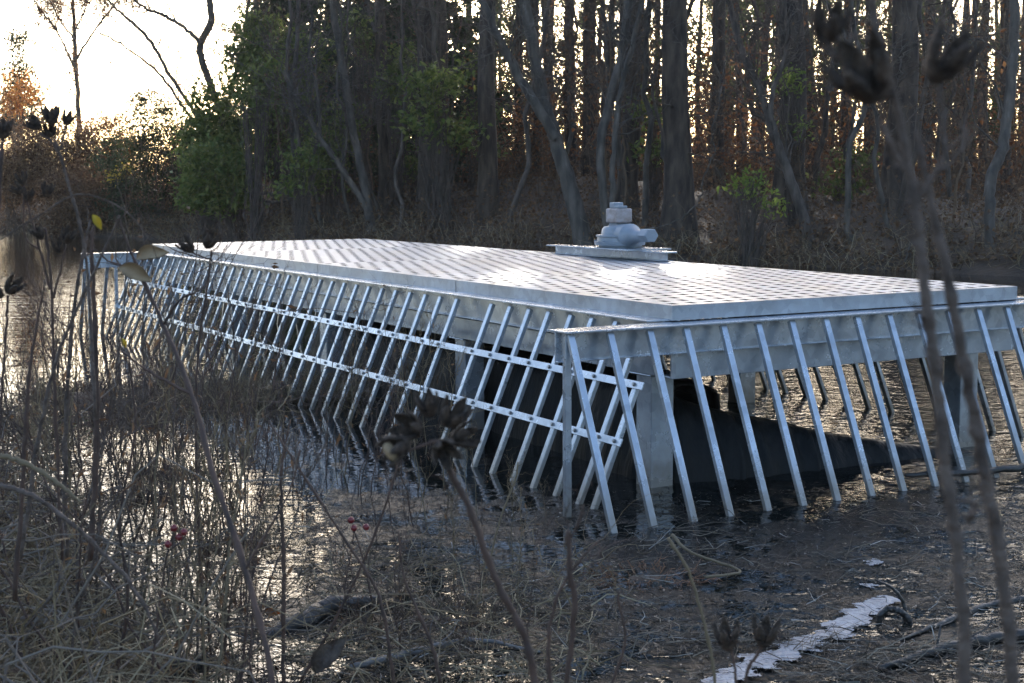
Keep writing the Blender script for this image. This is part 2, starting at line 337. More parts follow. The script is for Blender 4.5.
def deck_panel_mesh(v0, v1):
    mb = MB(); pu, pv = .1156, .1555; nu = 21; nv = int(round((v1-v0)/pv)); pv = (v1-v0)/nv; pu = DW/nu
    zt = DZ; hu, hv, dp = .021, .036, .03
    for j in range(nv):
        off = .5*pu if j % 2 else 0
        y0, y1 = v0+j*pv, v0+(j+1)*pv; cells = []
        if off: mb.add([(0,y0,zt),(off,y0,zt),(off,y1,zt),(0,y1,zt),(DW-off,y0,zt),(DW,y0,zt),(DW,y1,zt),(DW-off,y1,zt)], [(0,1,2,3),(4,5,6,7)])
        for k in range(nu - (1 if off else 0)):
            x0 = off + k*pu; x1 = x0+pu; cx, cy = (x0+x1)/2, (y0+y1)/2
            a, c = hu, hv; up = zt+.0012
            V = [(x0,y0,zt),(x1,y0,zt),(x1,y1,zt),(x0,y1,zt),
                 (cx-a-.012,cy-c-.012,up),(cx+a+.012,cy-c-.012,up),(cx+a+.012,cy+c+.012,up),(cx-a-.012,cy+c+.012,up),
                 (cx-a,cy-c,up),(cx+a,cy-c,up),(cx+a,cy+c,up),(cx-a,cy+c,up),
                 (cx-a,cy-c,zt-dp),(cx+a,cy-c,zt-dp),(cx+a,cy+c,zt-dp),(cx-a,cy+c,zt-dp)]
            F = []
            for q in range(3):
                for w in range(4): F.append((q*4+w, q*4+(w+1)%4, q*4+4+(w+1)%4, q*4+4+w))
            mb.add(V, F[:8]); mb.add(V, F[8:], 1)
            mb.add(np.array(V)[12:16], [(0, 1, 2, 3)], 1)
    # folded edges and underside
    t = .004; e0, e1 = v0, v1-t
    zb = DZ-.075
    mb.box((-t, e0, zb), (0, e1, zt), 0); mb.box((DW, e0, zb), (DW+t, e1, zt), 0)
    mb.box((-t, v0-t if v0 == 0 else v0, zb), (DW+t, v0 if v0 == 0 else v0+t, zt-.0005), 0)
    mb.box((-t, e1-t, zb), (DW+t, e1, zt-.0005), 0)
    mb.box((.001, e0+.005, zt-dp-.012), (DW-.001, e1-.005, zt-dp-.002), 1)  # dark plate under the holes, its colour standing in for shade below deck
    return mb
M_HOLE = mat('painted_hole_shade', (.012, .012, .013), (.03, .03, .03), rough=.8, scale=20)  # near-black colour paints the shade inside the deck holes
for k in range(4):
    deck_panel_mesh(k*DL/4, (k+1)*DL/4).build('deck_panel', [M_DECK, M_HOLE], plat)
# beams: stacked channels under the deck edge
def side_beam(lo, hi, axis):
    mb = MB(); 
    for z0, z1 in ((.735, .880), (.598, .729)):
        if axis == 'v':
            a = lo[0]; mb.box((a, lo[1], z0), (a+.012, hi[1], z1)); mb.box((a+.0125, lo[1], z1-.012), (a+.09, hi[1], z1-.001)); mb.box((a+.0125, lo[1], z0+.001), (a+.09, hi[1], z0+.012))
        else:
            a = lo[1]; mb.box((lo[0], a, z0), (hi[0], a+.012, z1)); mb.box((lo[0], a+.0125, z1-.012), (hi[0], a+.09, z1-.001)); mb.box((lo[0], a+.0125, z0+.001), (hi[0], a+.09, z0+.012))
    return mb
side_beam((.010, .11), (.1, DL-.11), 'v').build('edge_beam', M_GALV, plat, bevel=.003)
side_beam((DW-.10, .11), (DW, DL-.11), 'v').build('edge_beam', M_GALV, plat, bevel=.003)
side_beam((0, .004), (DW, .1), 'u').build('edge_beam', M_GALV, plat, bevel=.003)
side_beam((0, DL-.10), (DW, DL), 'u').build('edge_beam', M_GALV, plat, bevel=.003)
for k in (1, 2, 3):
    mb = MB(); y = k*DL/4; mb.box((.104, y-.04, .70), (DW-.104, y+.04, .885)); mb.build('cross_joist', M_GALV, plat)
for a in (.115, 2.33):
    for y in (.31, 2.38, 4.70, 6.95, 9.05):
        mb = MB(); mb.box((a-.07, y-.07, -.69), (a+.07, y+.07, .597)); mb.box((a-.10, y-.10, .585), (a+.10, y+.10, .5965))
        mb.build('column', M_GALV, plat, bevel=.006)
# racks. local frame: s runs along the side, o is the outward distance
OFF, ZT = .369, .866
def rack(fr, s0, s1, rail_z, bars, straps, name='trash_rack', stuff=False):
    def P(s, o, z): a, b_ = fr(s, o); return np.array([a, b_, z])
    d_s = P(1, 0, 0) - P(0, 0, 0); d_o = P(0, 1, 0) - P(0, 0, 0); up = np.array([0, 0, 1.])
    mb = MB()
    mb.obox(P((s0+s1)/2, .062, rail_z-.005), d_s*(s1-s0)/2, d_o*.078, up*.005)          # flange
    mb.obox(P((s0+s1)/2, .034, rail_z-.082), d_s*(s1-s0)/2, d_o*.005, up*.0715)         # web
    mb.obox(P((s0+s1)/2, .050, rail_z-.150), d_s*(s1-s0)/2, d_o*.011, up*.004)
    root = mb.build(name, M_GALV, plat, bevel=.002)
    slope = OFF/.866
    dirb = unit(d_o*slope - up); nrm = np.cross(dirb, d_s); nrm = nrm if nrm @ d_o > 0 else -nrm
    def bar(s, zt, zb):
        o0 = .10 + (ZT-zt)*slope; ln = (zt-zb)/(-dirb[2]); c = P(s, o0, zt) + dirb*ln/2
        mb = MB(); mb.obox(c, d_s*.0175, nrm*.0125, dirb*ln/2); return mb
    allm = MB()
    for s, zt, zb in bars:
        b_ = bar(s + random.uniform(-.006, .006), zt, zb)
        if stuff: allm.V += b_.V; allm.F += [f+allm.n for f in b_.F]; allm.M += b_.M; allm.n += b_.n
        else: b_.build('bar', M_GALV, root, bevel=.003)
    if stuff: tag(allm.build('bars', M_GALV, root), kind='stuff')
    for z, a0, a1 in straps:
        o = .10 + (ZT-z)*slope; ln = .0195
        mb = MB(); mb.obox(P((a0+a1)/2, o, z) + nrm*.0168, d_s*(a1-a0)/2, nrm*.004, dirb*ln); mb.build('strap', M_GALV, root, bevel=.0015)
        for s, zt, zb in bars:
            if a0 < s < a1 and not stuff and zt > z:
                mb = MB(); A = np.stack([d_s, np.cross(nrm, d_s), nrm], 1)
                lathe(mb, [(.0001, .010), (.008, .010), (.009, .007), (.009, 0), (.012, -.001), (.012, -.003)], 8, 0, P(s, o, z) + nrm*.0218, A)
                mb.build('bolt', M_BOLT, root)
    return root
M_BOLT = mat('dark_bolt_steel', (.18, .18, .18), (.30, .30, .30), rough=.5, metal=.6, scale=30)
fb = [(-.655+.2222*k, ZT, -.22) for k in range(17)]
rack(lambda s, o: (s, -o), -.70, DW+.70, .886, fb, [])
lb = []
for k in range(-1, 43):
    s = .12 + .2222*k if k >= 0 else -.02
    if abs(s-1.9) < .12: continue
    lb.append((s, ZT if s > .1 else (.60 if s < 0 else .62), -.22))
rack(lambda s, o: (-o, s), .02, DL-.02, .899, lb, [(.585, -.09, DL+.1), (.315, -.075, DL+.2)])
rb = [(.12+.2222*k, ZT, -.22) for k in range(0, 42)]
rack(lambda s, o: (DW+o, s), .02, DL-.02, .899, rb[:26], [])
r3 = rack(lambda s, o: (s, DL+o), -.70, DW+.70, .886, [(-.655+.2222*k, ZT, -.22) for k in range(17)], [], stuff=True)
for a, y in ((-.665, -.085), (DW+.665, -.085), (-.64, DL+.085), (DW+.64, DL+.085), (-.36, DL+.07)):
    mb = MB(); mb.box((a-.017, y-.015, -.6), (a+.017, y+.015, .875)); mb.build('corner_post', M_GALV, plat, bevel=.004)

# black rubber liner under the deck
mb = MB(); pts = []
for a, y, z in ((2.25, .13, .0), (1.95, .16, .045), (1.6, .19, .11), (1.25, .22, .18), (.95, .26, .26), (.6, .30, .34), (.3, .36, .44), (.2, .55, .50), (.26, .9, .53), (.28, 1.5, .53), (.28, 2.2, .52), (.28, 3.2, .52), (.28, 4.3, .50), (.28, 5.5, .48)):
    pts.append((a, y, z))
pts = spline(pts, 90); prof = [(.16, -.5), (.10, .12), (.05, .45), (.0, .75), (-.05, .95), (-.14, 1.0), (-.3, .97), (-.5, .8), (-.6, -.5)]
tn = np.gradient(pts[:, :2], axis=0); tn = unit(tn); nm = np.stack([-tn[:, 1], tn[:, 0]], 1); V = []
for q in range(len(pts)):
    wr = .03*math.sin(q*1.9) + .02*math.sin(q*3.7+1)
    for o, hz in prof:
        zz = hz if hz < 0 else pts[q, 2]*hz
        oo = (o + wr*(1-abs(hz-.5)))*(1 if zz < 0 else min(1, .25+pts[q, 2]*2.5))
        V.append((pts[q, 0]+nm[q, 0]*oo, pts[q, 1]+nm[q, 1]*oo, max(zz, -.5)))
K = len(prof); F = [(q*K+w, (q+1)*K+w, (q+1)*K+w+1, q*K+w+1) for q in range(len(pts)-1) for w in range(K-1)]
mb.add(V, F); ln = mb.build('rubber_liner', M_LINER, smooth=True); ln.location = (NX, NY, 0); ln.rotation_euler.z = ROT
tag(ln, 'glossy black rubber liner humped in the water beneath the steel platform', 'liner')

# valve actuator on its own support beam on the deck
sb = MB(); sb.box((-.006, -.83, .005), (.006, .83, .062)); sb.box((-.075, -.87, .0625), (.065, .87, .073)); sb.box((-.06, -.83, 0), (.06, .83, .0045))
p = L2W(DW-.075, 4.17, DZ+.0045); sbo = sb.build('support_beam', M_GALV, bevel=.002); sbo.location = p; sbo.rotation_euler.z = ROT
tag(sbo, 'short galvanised steel beam lying along the back edge of the deck under the valve gearbox', 'beam')
va = empty('valve_actuator', L2W(DW-.075, 4.00, DZ+.078), ROT)
va.scale = (1.12, 1.16, .97)
tag(va, 'grey cast gearbox valve actuator with square cap on the steel beam', 'valve actuator')
mb = MB(); mb.box((-.19, -.36, 0), (.19, .30, .012)); mb.build('base_plate', M_GALV, va, bevel=.002)
mb = MB(); lathe(mb, [(.0001, .014), (.155, .014), (.158, .030), (.180, .032), (.184, .062), (.166, .066), (.162, .10), (.172, .102), (.172, .116), (.135, .120), (.128, .165), (.112, .185), (.075, .19), (.0001, .192)], 36)
mb.build('gear_housing', M_PAINT, va, smooth='angle')
# worm shaft sits towards -v (image right)
mb = MB(); A = np.array([[1, 0, 0], [0, 0, -1], [0, 1, 0]], float)    # local z -> -y
lathe(mb, [(.0001, -.10), (.07, -.10), (.092, -.07), (.092, .12), (.098, .122), (.098, .14), (.075, .17), (.050, .235), (.042, .33), (.0001, .331)], 24, 0, (-.02, -.02, .115), A)
mb.build('worm_housing', M_PAINT, va, smooth='angle')
mb = MB(); lathe(mb, [(.0001, 0), (.056, 0), (.06, .004), (.06, .085), (.054, .092), (.0001, .093)], 6, 0, (-.02, -.325, .122), A)
mb.build('end_cap', M_PAINT, va, bevel=.003)
for k in range(8):
    mb = MB(); a = k*math.pi/4+.2; lathe(mb, [(.013, 0), (.013, .012), (.0001, .012)], 6, 0, (.172*math.cos(a), .172*math.sin(a), .0615)); mb.build('bolt', M_PAINT, va)
mb = MB(); mb.box((-.05, -.03, .188), (.05, .07, .215)); mb.build('neck', M_PAINT, va, bevel=.008)
mb = MB(); mb.box((-.068, -.060, .2155), (.068, .085, .335)); mb.build('square_cap', M_RUSTY, va, bevel=.012)
mb = MB(); mb.box((-.04, .012, .3355), (.04, .075, .385)); mb.box((-.045, -.045, .3355), (.035, .010, .358)); mb.build('indicator_cover', M_PAINT, va, bevel=.006)

# ------------------------------------------------------------------ trees
def wob(n, amp): return np.cumsum(rng.normal(0, amp, (n, 3)), axis=0)*np.array([1, 1, .2])
def branchlets(mb, base, dirs, lens, rad, k=5, droop=0., jit=.12, ns=4, mi=0):
    n = len(base); t = np.linspace(0, 1, k)[None, :, None]
    P = base[:, None] + dirs[:, None]*lens[:, None, None]*t
    j = np.cumsum(rng.normal(0, 1, (n, k, 3)), axis=1)*jit*lens[:, None, None]/k; j[:, 0] = 0
    P = P + j; P[:, :, 2] += droop*(t[:, :, 0]**2)*lens[:, None]
    Rr = rad[:, None]*(1 - .8*np.linspace(0, 1, k))[None]
    mb.tubes(P, Rr, ns, mi); return P
def pine(h, r, seed, crown_lo=.5):
    global rng
    rng = np.random.default_rng(seed)
    tr = MB(); k = 16; z = np.linspace(-.3, h, k); P = wob(k, .035); P[:, 2] = z; P[0, :2] = P[1, :2]
    rad = r*(1-.78*np.linspace(0, 1, k)**1.1); rad[0] *= 1.5; rad[1] *= 1.08
    tr.tubes(P, rad, 10)
    # dead stubs low on the trunk
    nb = 10; hz = rng.uniform(.08, crown_lo, nb)*h; a = rng.uniform(0, 6.28, nb)
    base = np.stack([np.interp(hz, z, P[:, 0]), np.interp(hz, z, P[:, 1]), hz], 1); d = unit(np.stack([np.cos(a), np.sin(a), rng.uniform(-.3, .4, nb)], 1))
    branchlets(tr, base, d, rng.uniform(.4, 1.8, nb), np.full(nb, r*.09))
    nb = 26; hz = rng.uniform(crown_lo, .98, nb)*h; a = rng.uniform(0, 6.28, nb)
    base = np.stack([np.interp(hz, z, P[:, 0]), np.interp(hz, z, P[:, 1]), hz], 1); d = unit(np.stack([np.cos(a), np.sin(a), rng.uniform(-.05, .6, nb)], 1))
    Q = branchlets(tr, base, d, rng.uniform(1.2, 3.0, nb)*(1.25-hz/h)*1.6, np.full(nb, r*.16))
    cr = MB(); n = 2000; q = rng.integers(0, nb, n); t = rng.uniform(.35, 1, n)*(Q.shape[1]-1); i0 = np.minimum(t.astype(int), Q.shape[1]-2); f = (t-i0)[:, None]
    C = Q[q, i0]*(1-f) + Q[q, i0+1]*f + rng.normal(0, .14, (n, 3)); A = rng.normal(0, 1, (n, 3)); A[:, 2] = np.abs(A[:, 2])
    cr.leaves(C, A, rng.normal(0, 1, (n, 3)), rng.uniform(.2, .42, n), rng.uniform(.06, .14, n))
    return tr.mesh('trunk', M_BARK), cr.mesh('crown', M_PINE)
def smooth(me): me.polygons.foreach_set('use_smooth', np.ones(len(me.polygons), bool)); return me
PINES = [tuple(map(smooth, pine(h, 1.0*r, 100+s, cl))) for s, (h, r, cl) in enumerate([(16, .22, .55), (17, .25, .6), (15, .20, .5), (18, .22, .6), (14.5, .21, .5)])]
def place(name, meshes, loc, sc, rz, label, cat, group=None, lean=(0, 0), parts=('trunk', 'crown')):
    t = empty(name, loc, rz); t.scale = sc if hasattr(sc, '__len__') else (sc, sc, sc); t.rotation_euler = (lean[0], lean[1], rz)
    for pn, me in zip(parts, meshes): link(pn, me, t)
    return tag(t, label, cat, group)
def gp(px, y):
    x = at(px, 200, y)[0]; return np.array([x, y, float(ground(x, y))])
big = [(677,29,31,'thick dark pine trunk just right of the valve gearbox'),(793,27,32,'thick dark pine trunk rising behind the yellow green sprigs'),
 (893,29,30,'thick dark pine trunk directly behind the blurred seed pods'),(488,19,37,'stout dark pine trunk left of the leaning pale tree'),
 (626,19,35,'stout dark pine trunk standing behind the pale twin stems'),(590,15,43,'dark pine trunk close behind the leaning pale tree'),
 (432,20,38,'stout dark pine trunk amid the dense evergreens'),(386,13,40,'dark pine trunk right of the forked pale sapling'),
 (716,15,40,'medium dark pine trunk between the two thickest pines'),(925,13,42,'dark pine trunk just right of the blurred grey stems'),
 (983,11,46,'slim dark pine trunk left of the pale crooked tree'),(1007,10,39,'dark pine trunk hidden partly by the pale crooked tree')]
for k, (px, w, y, lab) in enumerate(big):
    r = w/2*y/F_PX; me = PINES[k % 5]; r0 = (.22, .25, .20, .22, .21)[k % 5]
    place('pine_tree', me, gp(px, y), (r/r0*1.05, r/r0*1.05, 1), rng.uniform(0, 6.28), lab, 'tree', lean=(rng.normal(0, .012), rng.normal(0, .012)))
slim = [(740,9,52),(757,10,55),(812,14,45),(842,10,50),(868,12,48),(952,9,55),(605,9,50),(575,14,48),(556,12,52),(520,10,48),(503,8,55),(447,14,44),(410,12,48),(372,10,46),(352,10,50),(655,8,60),(697,7,60),(775,8,58),(640,9,58),(466,10,56),(540,8,62),(1042,18,36),(1085,16,42),(335,9,52),(312,9,55),(290,10,58),(905,7,62),(968,7,64),(998,8,60),(1020,9,55),(828,7,64),(722,6,70),(590,7,68),(395,10,60),(425,9,62),(276,8,62),(265,9,66),(535,12,45),(420,13,44),(362,12,47)]
for k, (px, w, y) in enumerate(slim):
    q = (k*3+1) % 5; r = w/2*y/F_PX; r0 = (.22, .25, .20, .22, .21)[q]
    place('slim_pine', PINES[q], gp(px, y), (r/r0, r/r0, rng.uniform(.85, 1.05)), rng.uniform(0, 6.28), 'slim dark pine trunk farther back in the shaded wood', 'tree', 'slim pine trunks back in the wood', lean=(rng.normal(0, .035), rng.normal(0, .035)))
for k in range(70):
    y = rng.uniform(58, 115); px = rng.uniform(480, 1120); q = k % 5; sc = rng.uniform(.5, .9)
    place('distant_pine', PINES[q], gp(px, y), (sc, sc, rng.uniform(.8, 1.05)), rng.uniform(0, 6.28), 'thin distant pine silhouetted against the bright sky deep in the wood', 'tree', 'distant pines against the sky')

def fine_twigs(mb, P, n, ln, rad, mi=0, up=.4, seed=0):
    """twigs growing along polyline P (k,3)"""
    k = len(P); t = rng.uniform(.3, 1, n)*(k-1); i0 = np.minimum(t.astype(int), k-2); f = (t-i0)[:, None]
    base = P[i0]*(1-f) + P[i0+1]*f; d = unit(unit(P[i0+1]-P[i0])*.6 + rng.normal(0, .6, (n, 3)) + np.array([0, 0, up]))
    return branchlets(mb, base, d, rng.uniform(.3, 1, n)*ln, np.full(n, rad), k=6, jit=.35, ns=3, mi=mi)
def limb_tree(name, limbs, y, label, mt=None, twigs=10, tw_len=1.6, leafm=None, nleaf=0, dy=0):
    """limbs: list of (pixel polyline, width list) traced at depth y"""
    mt = mt or M_PALE
    b0 = limbs[0][0][0]; g0 = at(b0[0], b0[1], y); gz = float(ground(g0[0], g0[1]))
    t = empty(name, (g0[0], g0[1], gz)); tr = MB(); org = np.array([g0[0], g0[1], gz]); lf = MB(); tip = []
    for li, (pl, ws) in enumerate(limbs):
        pts = [at(a, b_, y + (dy*q if li else 0.12*q)) - org for q, (a, b_) in enumerate(pl)]
        if li == 0: pts[0][2] = min(pts[0][2], 0) - .15
        n = 6*len(pts); P = spline(pts, n); P[1:] += rng.normal(0, .012, (n-1, 3))
        rad = np.interp(np.linspace(0, 1, n), np.linspace(0, 1, len(ws)), ws)/2*.88*y/F_PX
        if li == 0: rad[0] *= 1.35; rad[1] *= 1.15
        tr.tubes(P, rad, 10)
        Q = fine_twigs(tr, P, twigs*2, tw_len*1.5, max(.008, min(.02, rad.min()*.5)))
        for q in Q: 
            QQ = fine_twigs(tr, q, 5, tw_len*.6, .007); tip.append(QQ[:, 1:].reshape(-1, 3))
            for q2 in QQ[::2]: fine_twigs(tr, q2, 3, tw_len*.3, .005)
        tip.append(Q[:, 3:].reshape(-1, 3))
    o = tr.build('trunk', mt, t, smooth=True)
    if leafm and nleaf:
        T = np.concatenate(tip); C = T[rng.integers(0, len(T), nleaf)] + rng.normal(0, .08, (nleaf, 3))
        lf.leaves(C, rng.normal(0, 1, (nleaf, 3)), rng.normal(0, 1, (nleaf, 3)), rng.uniform(.06, .13, nleaf), rng.uniform(.04, .08, nleaf)); lf.build('leaves', leafm, t)
    return tag(t, label, 'tree')
limb_tree('leaning_tree', [([(586,240),(575,205),(556,140),(542,95),(532,40),(517,-40)], [24,20,16,15,14,12]), ([(556,138),(530,95),(505,50),(490,20),(470,-30)], [13,11,10,9,7])], 31, 'large pale grey tree leaning left and forking, left of the valve gearbox', twigs=12)
limb_tree('twin_stem_tree', [([(611,212),(600,150),(612,95),(624,40),(630,-40)], [10,10,11,10,9]), ([(612,208),(614,150),(622,85),(634,40),(648,-30)], [7,7,6,6,5])], 30.5, 'slender pale tree with twin stems rising right behind the valve gearbox', twigs=9)
limb_tree('crooked_tree', [([(992,262),(990,215),(991,178),(1003,145),(1010,95),(1014,40),(1015,-40)], [13,12,13,12,12,11,10])], 25.5, 'crooked pale spotted tree at the right edge of the wood', twigs=5)
limb_tree('forked_sapling', [([(372,226),(366,195),(357,150),(345,85),(333,0),(328,-40)], [12,10,9,9,8,7]), ([(371,215),(350,180),(325,145),(300,105),(285,70)], [8,7,6,5,4])], 37, 'forked pale sapling with one limb slanting left, right of the green shrubs', twigs=9)
limb_tree('slanting_tree', [([(812,240),(800,205),(778,145),(760,90),(742,50),(720,-30)], [13,12,10,8,7,6]), ([(778,145),(771,100),(786,50),(783,0),(778,-30)], [6,6,5,5,4])], 28.5, 'grey brown tree slanting left in front of the thick right-hand pine', mt=M_BARK2, twigs=14)
limb_tree('tall_thin_tree', [([(308,235),(302,200),(294,150),(292,105),(296,60),(300,-30)], [6,6,6,5,5,4])], 40, 'tall thin grey stem among the green shrubs on the far bank', twigs=8)
limb_tree('arching_tree', [([(232,232),(226,180),(222,120),(205,70),(200,45),(211,20),(206,-20)], [7,7,7,8,8,8,7]), ([(201,44),(185,28),(165,16),(145,8),(128,-5)], [5,4,4,3,3]), ([(201,128),(190,105),(170,75),(148,38),(120,12),(100,-8)], [3,4,4,4,3,2]), ([(205,135),(185,110),(160,75),(130,50),(100,33)], [3,3,3,2,2]), ([(222,125),(236,70),(246,20),(252,-20)], [5,4,4,3])], 43, 'tall bare tree with arching limbs against the open bright sky', mt=M_BARK2, twigs=10, leafm=M_BROWNLEAF, nleaf=260)
limb_tree('sky_tree', [([(78,205),(79,150),(78,100),(75,55),(74,20),(70,-40)], [6,6,5,5,4,3]), ([(77,75),(62,40),(45,15),(30,-5)], [3,2,2,1.5]), ([(76,60),(95,30),(112,8),(125,-10)], [3,2,2,1.5]), ([(75,40),(60,20),(50,0)], [2,2,1]), ([(75,30),(85,10),(92,-12)], [2,1.6,1.2])], 54, 'sparse thin tree with russet leaves alone against the white sky', mt=M_BARK2, twigs=16, tw_len=1.1, leafm=M_RUST, nleaf=3600)

# evergreen shrubs and broadleaf foliage: blobs of clumps traced where they stand
def shrub(name, px, y, boxes, label, lm, n, size=(.07, .15), stemm=None, cat='shrub', group=None, clump=.22):
    """boxes: (cx,cy,rx,ry) ellipses in pixels that the foliage fills at depth y"""
    base = gp(px, y); t = empty(name, base); lf = MB(); st = MB(); k = F_PX/y; tot = sum(b_[2]*b_[3] for b_ in boxes)
    sb = np.array([0, 0, -.2])
    for cx, cy, rx, ry in boxes:
        c = at(cx, cy, y) - base; a, h = rx/k, ry/k; nc = max(6, int(110*(rx*ry/tot)*len(boxes)**.5)); nn = int(2.0*n*rx*ry/tot)
        D = unit(rng.normal(0, 1, (nc, 3)))*rng.uniform(.25, 1, (nc, 1))**.5; CC = c + D*np.array([a, a*.8, h])
        P = np.stack([sb + (CC-sb)*f + np.array([0, 0, .25*math.sin(f*3.14)])*np.linalg.norm(CC-sb, axis=1, keepdims=True)*.4 for f in np.linspace(0, 1, 6)], 1)
        P[:, 1:] += rng.normal(0, .05, P[:, 1:].shape); P[:, 0, :2] += rng.normal(0, .35*a, (nc, 2)); P[:, 1, :2] += rng.normal(0, .2*a, (nc, 2))
        st.tubes(P[::3], np.linspace(.012, .004, 6)[None].repeat(len(P[::3]), 0), 4)
        q = rng.integers(0, nc, nn); C = CC[q] + rng.normal(0, clump, (nn, 3))*np.array([1, 1, .7]); A = rng.normal(0, 1, (nn, 3))
        lf.leaves(C, A, rng.normal(0, .6, (nn, 3))+np.array([0, 0, 1]), rng.uniform(*size, nn), rng.uniform(size[0], size[1], nn)*.5)
    st.build('stems', stemm or M_BARK2, t, smooth=True); lf.build('foliage', lm, t)
    return tag(t, label, cat, group)
shrub('evergreen_bush', 150, 46, [(150,115,25,25),(175,150,40,30),(130,160,30,30),(140,195,40,30)], 'dark rounded evergreen bush below the open sky', M_DKGREEN, 5200)
shrub('broadleaf_shrub', 235, 40, [(215,165,30,22),(228,190,32,22),(200,190,22,18)], 'low bright green broadleaf shrub at the far waterline', M_GREEN, 1800, (.13, .26))
shrub('holly_tree', 290, 42, [(270,60,40,40),(285,105,38,30),(262,85,30,30),(310,60,25,30),(250,40,18,30),(300,140,25,22)], 'tall leafy green holly left of the pale sapling', M_GREEN, 2900, (.14, .27), cat='tree')
shrub('dense_cedar', 345, 46, [(345,60,55,90),(330,140,60,60),(380,100,50,90)], 'dense dark cedar standing behind the forked pale sapling', M_DKGREEN, 12920, (.14, .30), cat='tree')
shrub('broad_cedar', 460, 47, [(440,60,45,90),(460,120,50,70),(420,130,40,60),(405,40,40,70)], 'broad dark cedar standing behind the stout left pine', M_DKGREEN, 13600, (.14, .30), cat='tree')
shrub('shaded_cedar', 295, 50, [(290,40,40,80),(300,130,50,70)], 'shaded dark cedar behind the green holly', M_DKGREEN, 11900, (.14, .30), cat='tree')
shrub('laurel_bush', 440, 36, [(432,85,28,18),(425,120,22,16),(460,135,18,14)], 'small green laurel sprays before the stout left pine', M_GREEN, 480, (.14, .25))
shrub('laurel_bush', 520, 44, [(515,150,28,40),(540,120,24,30),(500,185,30,22)], 'russet leaved bush left of the leaning pale trunk', M_RUST, 1500, (.07, .13))
shrub('laurel_bush', 205, 42, [(215,120,26,34),(240,150,26,30),(200,150,20,24)], 'bright green laurel below the arching bare tree', M_GREEN, 1700, (.14, .27))
shrub('laurel_bush', 330, 38, [(328,150,20,20),(345,120,16,16),(318,175,22,16)], 'olive green laurel beside the forked pale sapling', M_GREEN, 1100, (.10, .18))
shrub('laurel_bush', 395, 39, [(398,85,18,16),(408,60,16,14)], 'loose olive laurel sprays between the two left pines', M_GREEN, 600, (.10, .18))
for px, y, bx, lab in ((255,39,[(250,95,20,14),(268,70,16,12)],'loose yellow green laurel sprays left of the tall thin grey stem'),(300,37,[(305,160,18,12),(290,185,14,10)],'low yellow green laurel sprays under the tall thin grey stem'),(365,40,[(362,45,16,14),(350,25,14,10)],'high yellow green laurel sprays above the forked pale sapling'),(475,42,[(480,110,18,14),(470,70,14,14),(488,150,14,10)],'olive sprays beside the stout left pine'),(415,41,[(415,170,16,12),(400,150,12,10)],'low olive sprays between the left pines'),(655,34,[(655,150,12,12),(648,110,10,14)],'thin olive sprays between the twin stems and the thick pine'),(840,33,[(840,190,14,10),(855,160,10,10)],'low olive sprays right of the slanting tree')):
    shrub('laurel_bush', px, y, bx, lab, M_GREEN, 190, (.12, .24))
shrub('sprig_bush', 748, 28, [(742,186,14,9),(757,180,10,7),(772,207,10,8),(765,196,9,5)], 'small yellow green sprigs low before the slanting tree', M_LIME, 120, (.08, .17), clump=.14)
shrub('sprig_bush', 795, 30, [(790,85,13,12),(798,128,10,9),(775,75,9,7)], 'yellow green leaves on the slim stem beside the thick right pine', M_LIME, 130, (.08, .17), clump=.16)
shrub('yellow_bush', 120, 46, [(115,178,6,7),(126,168,5,4)], 'tiny bush with bright yellow leaves on the far left bank', M_YELLOW, 70, (.08, .16), clump=.12)
shrub('orange_bush', 22, 56, [(25,90,22,16),(12,105,16,12)], 'orange leaved shrub on the skyline at far left', M_ORANGE, 700, (.08, .18))
shrub('young_spruce', 18, 60, [(18,45,7,18),(18,75,16,12),(18,98,22,12),(18,120,26,14)], 'small conical conifer on the skyline at far left', M_DKGREEN, 1600, (.1, .24), cat='tree')
for k, (px, y, cx, cy, rx, ry, lm, lab) in enumerate([(60,50,60,146,42,32,M_BROWNLEAF,'brown thicket bush under the thin russet tree'),(20,50,15,150,40,34,M_BROWNLEAF,'brown thicket bush at the far left of the opposite bank'),(110,52,112,142,36,30,M_RUST,'russet bush left of the rounded evergreen bush'),(90,47,90,190,45,25,M_BROWNLEAF,'low brown bush close to the far left waterline'),(185,48,195,160,40,36,M_BROWNLEAF,'brown bush below the rounded evergreen')]):
    shrub('thicket_bush', px, y, [(cx, cy, rx, ry), (cx+10, cy+20, rx, ry*.9), (cx-12, cy+34, rx, ry*.8)], lab, lm, 5200, (.07, .16))
def young_pines():
    spots = [(842,58,40),(905,52,60),(945,60,50),(968,50,90),(820,62,80),(700,60,70),(745,64,60),(1010,58,70),(655,58,85),(540,64,70),(575,60,90),(880,66,70),(505,58,60),(925,70,40),(770,70,50)]
    for px, y, cy in spots:
        shrub('young_pine', px, y, [(px, cy, 24, 20), (px+rng.uniform(-14, 14), cy+34, 32, 18), (px+rng.uniform(-14, 14), cy-34, 20, 18)], 'young pine with sunlit yellow green needles among the far trunks', M_PINE, 1500, (.10, .24), cat='tree', group='young pines among the far trunks', clump=.3)
young_pines()

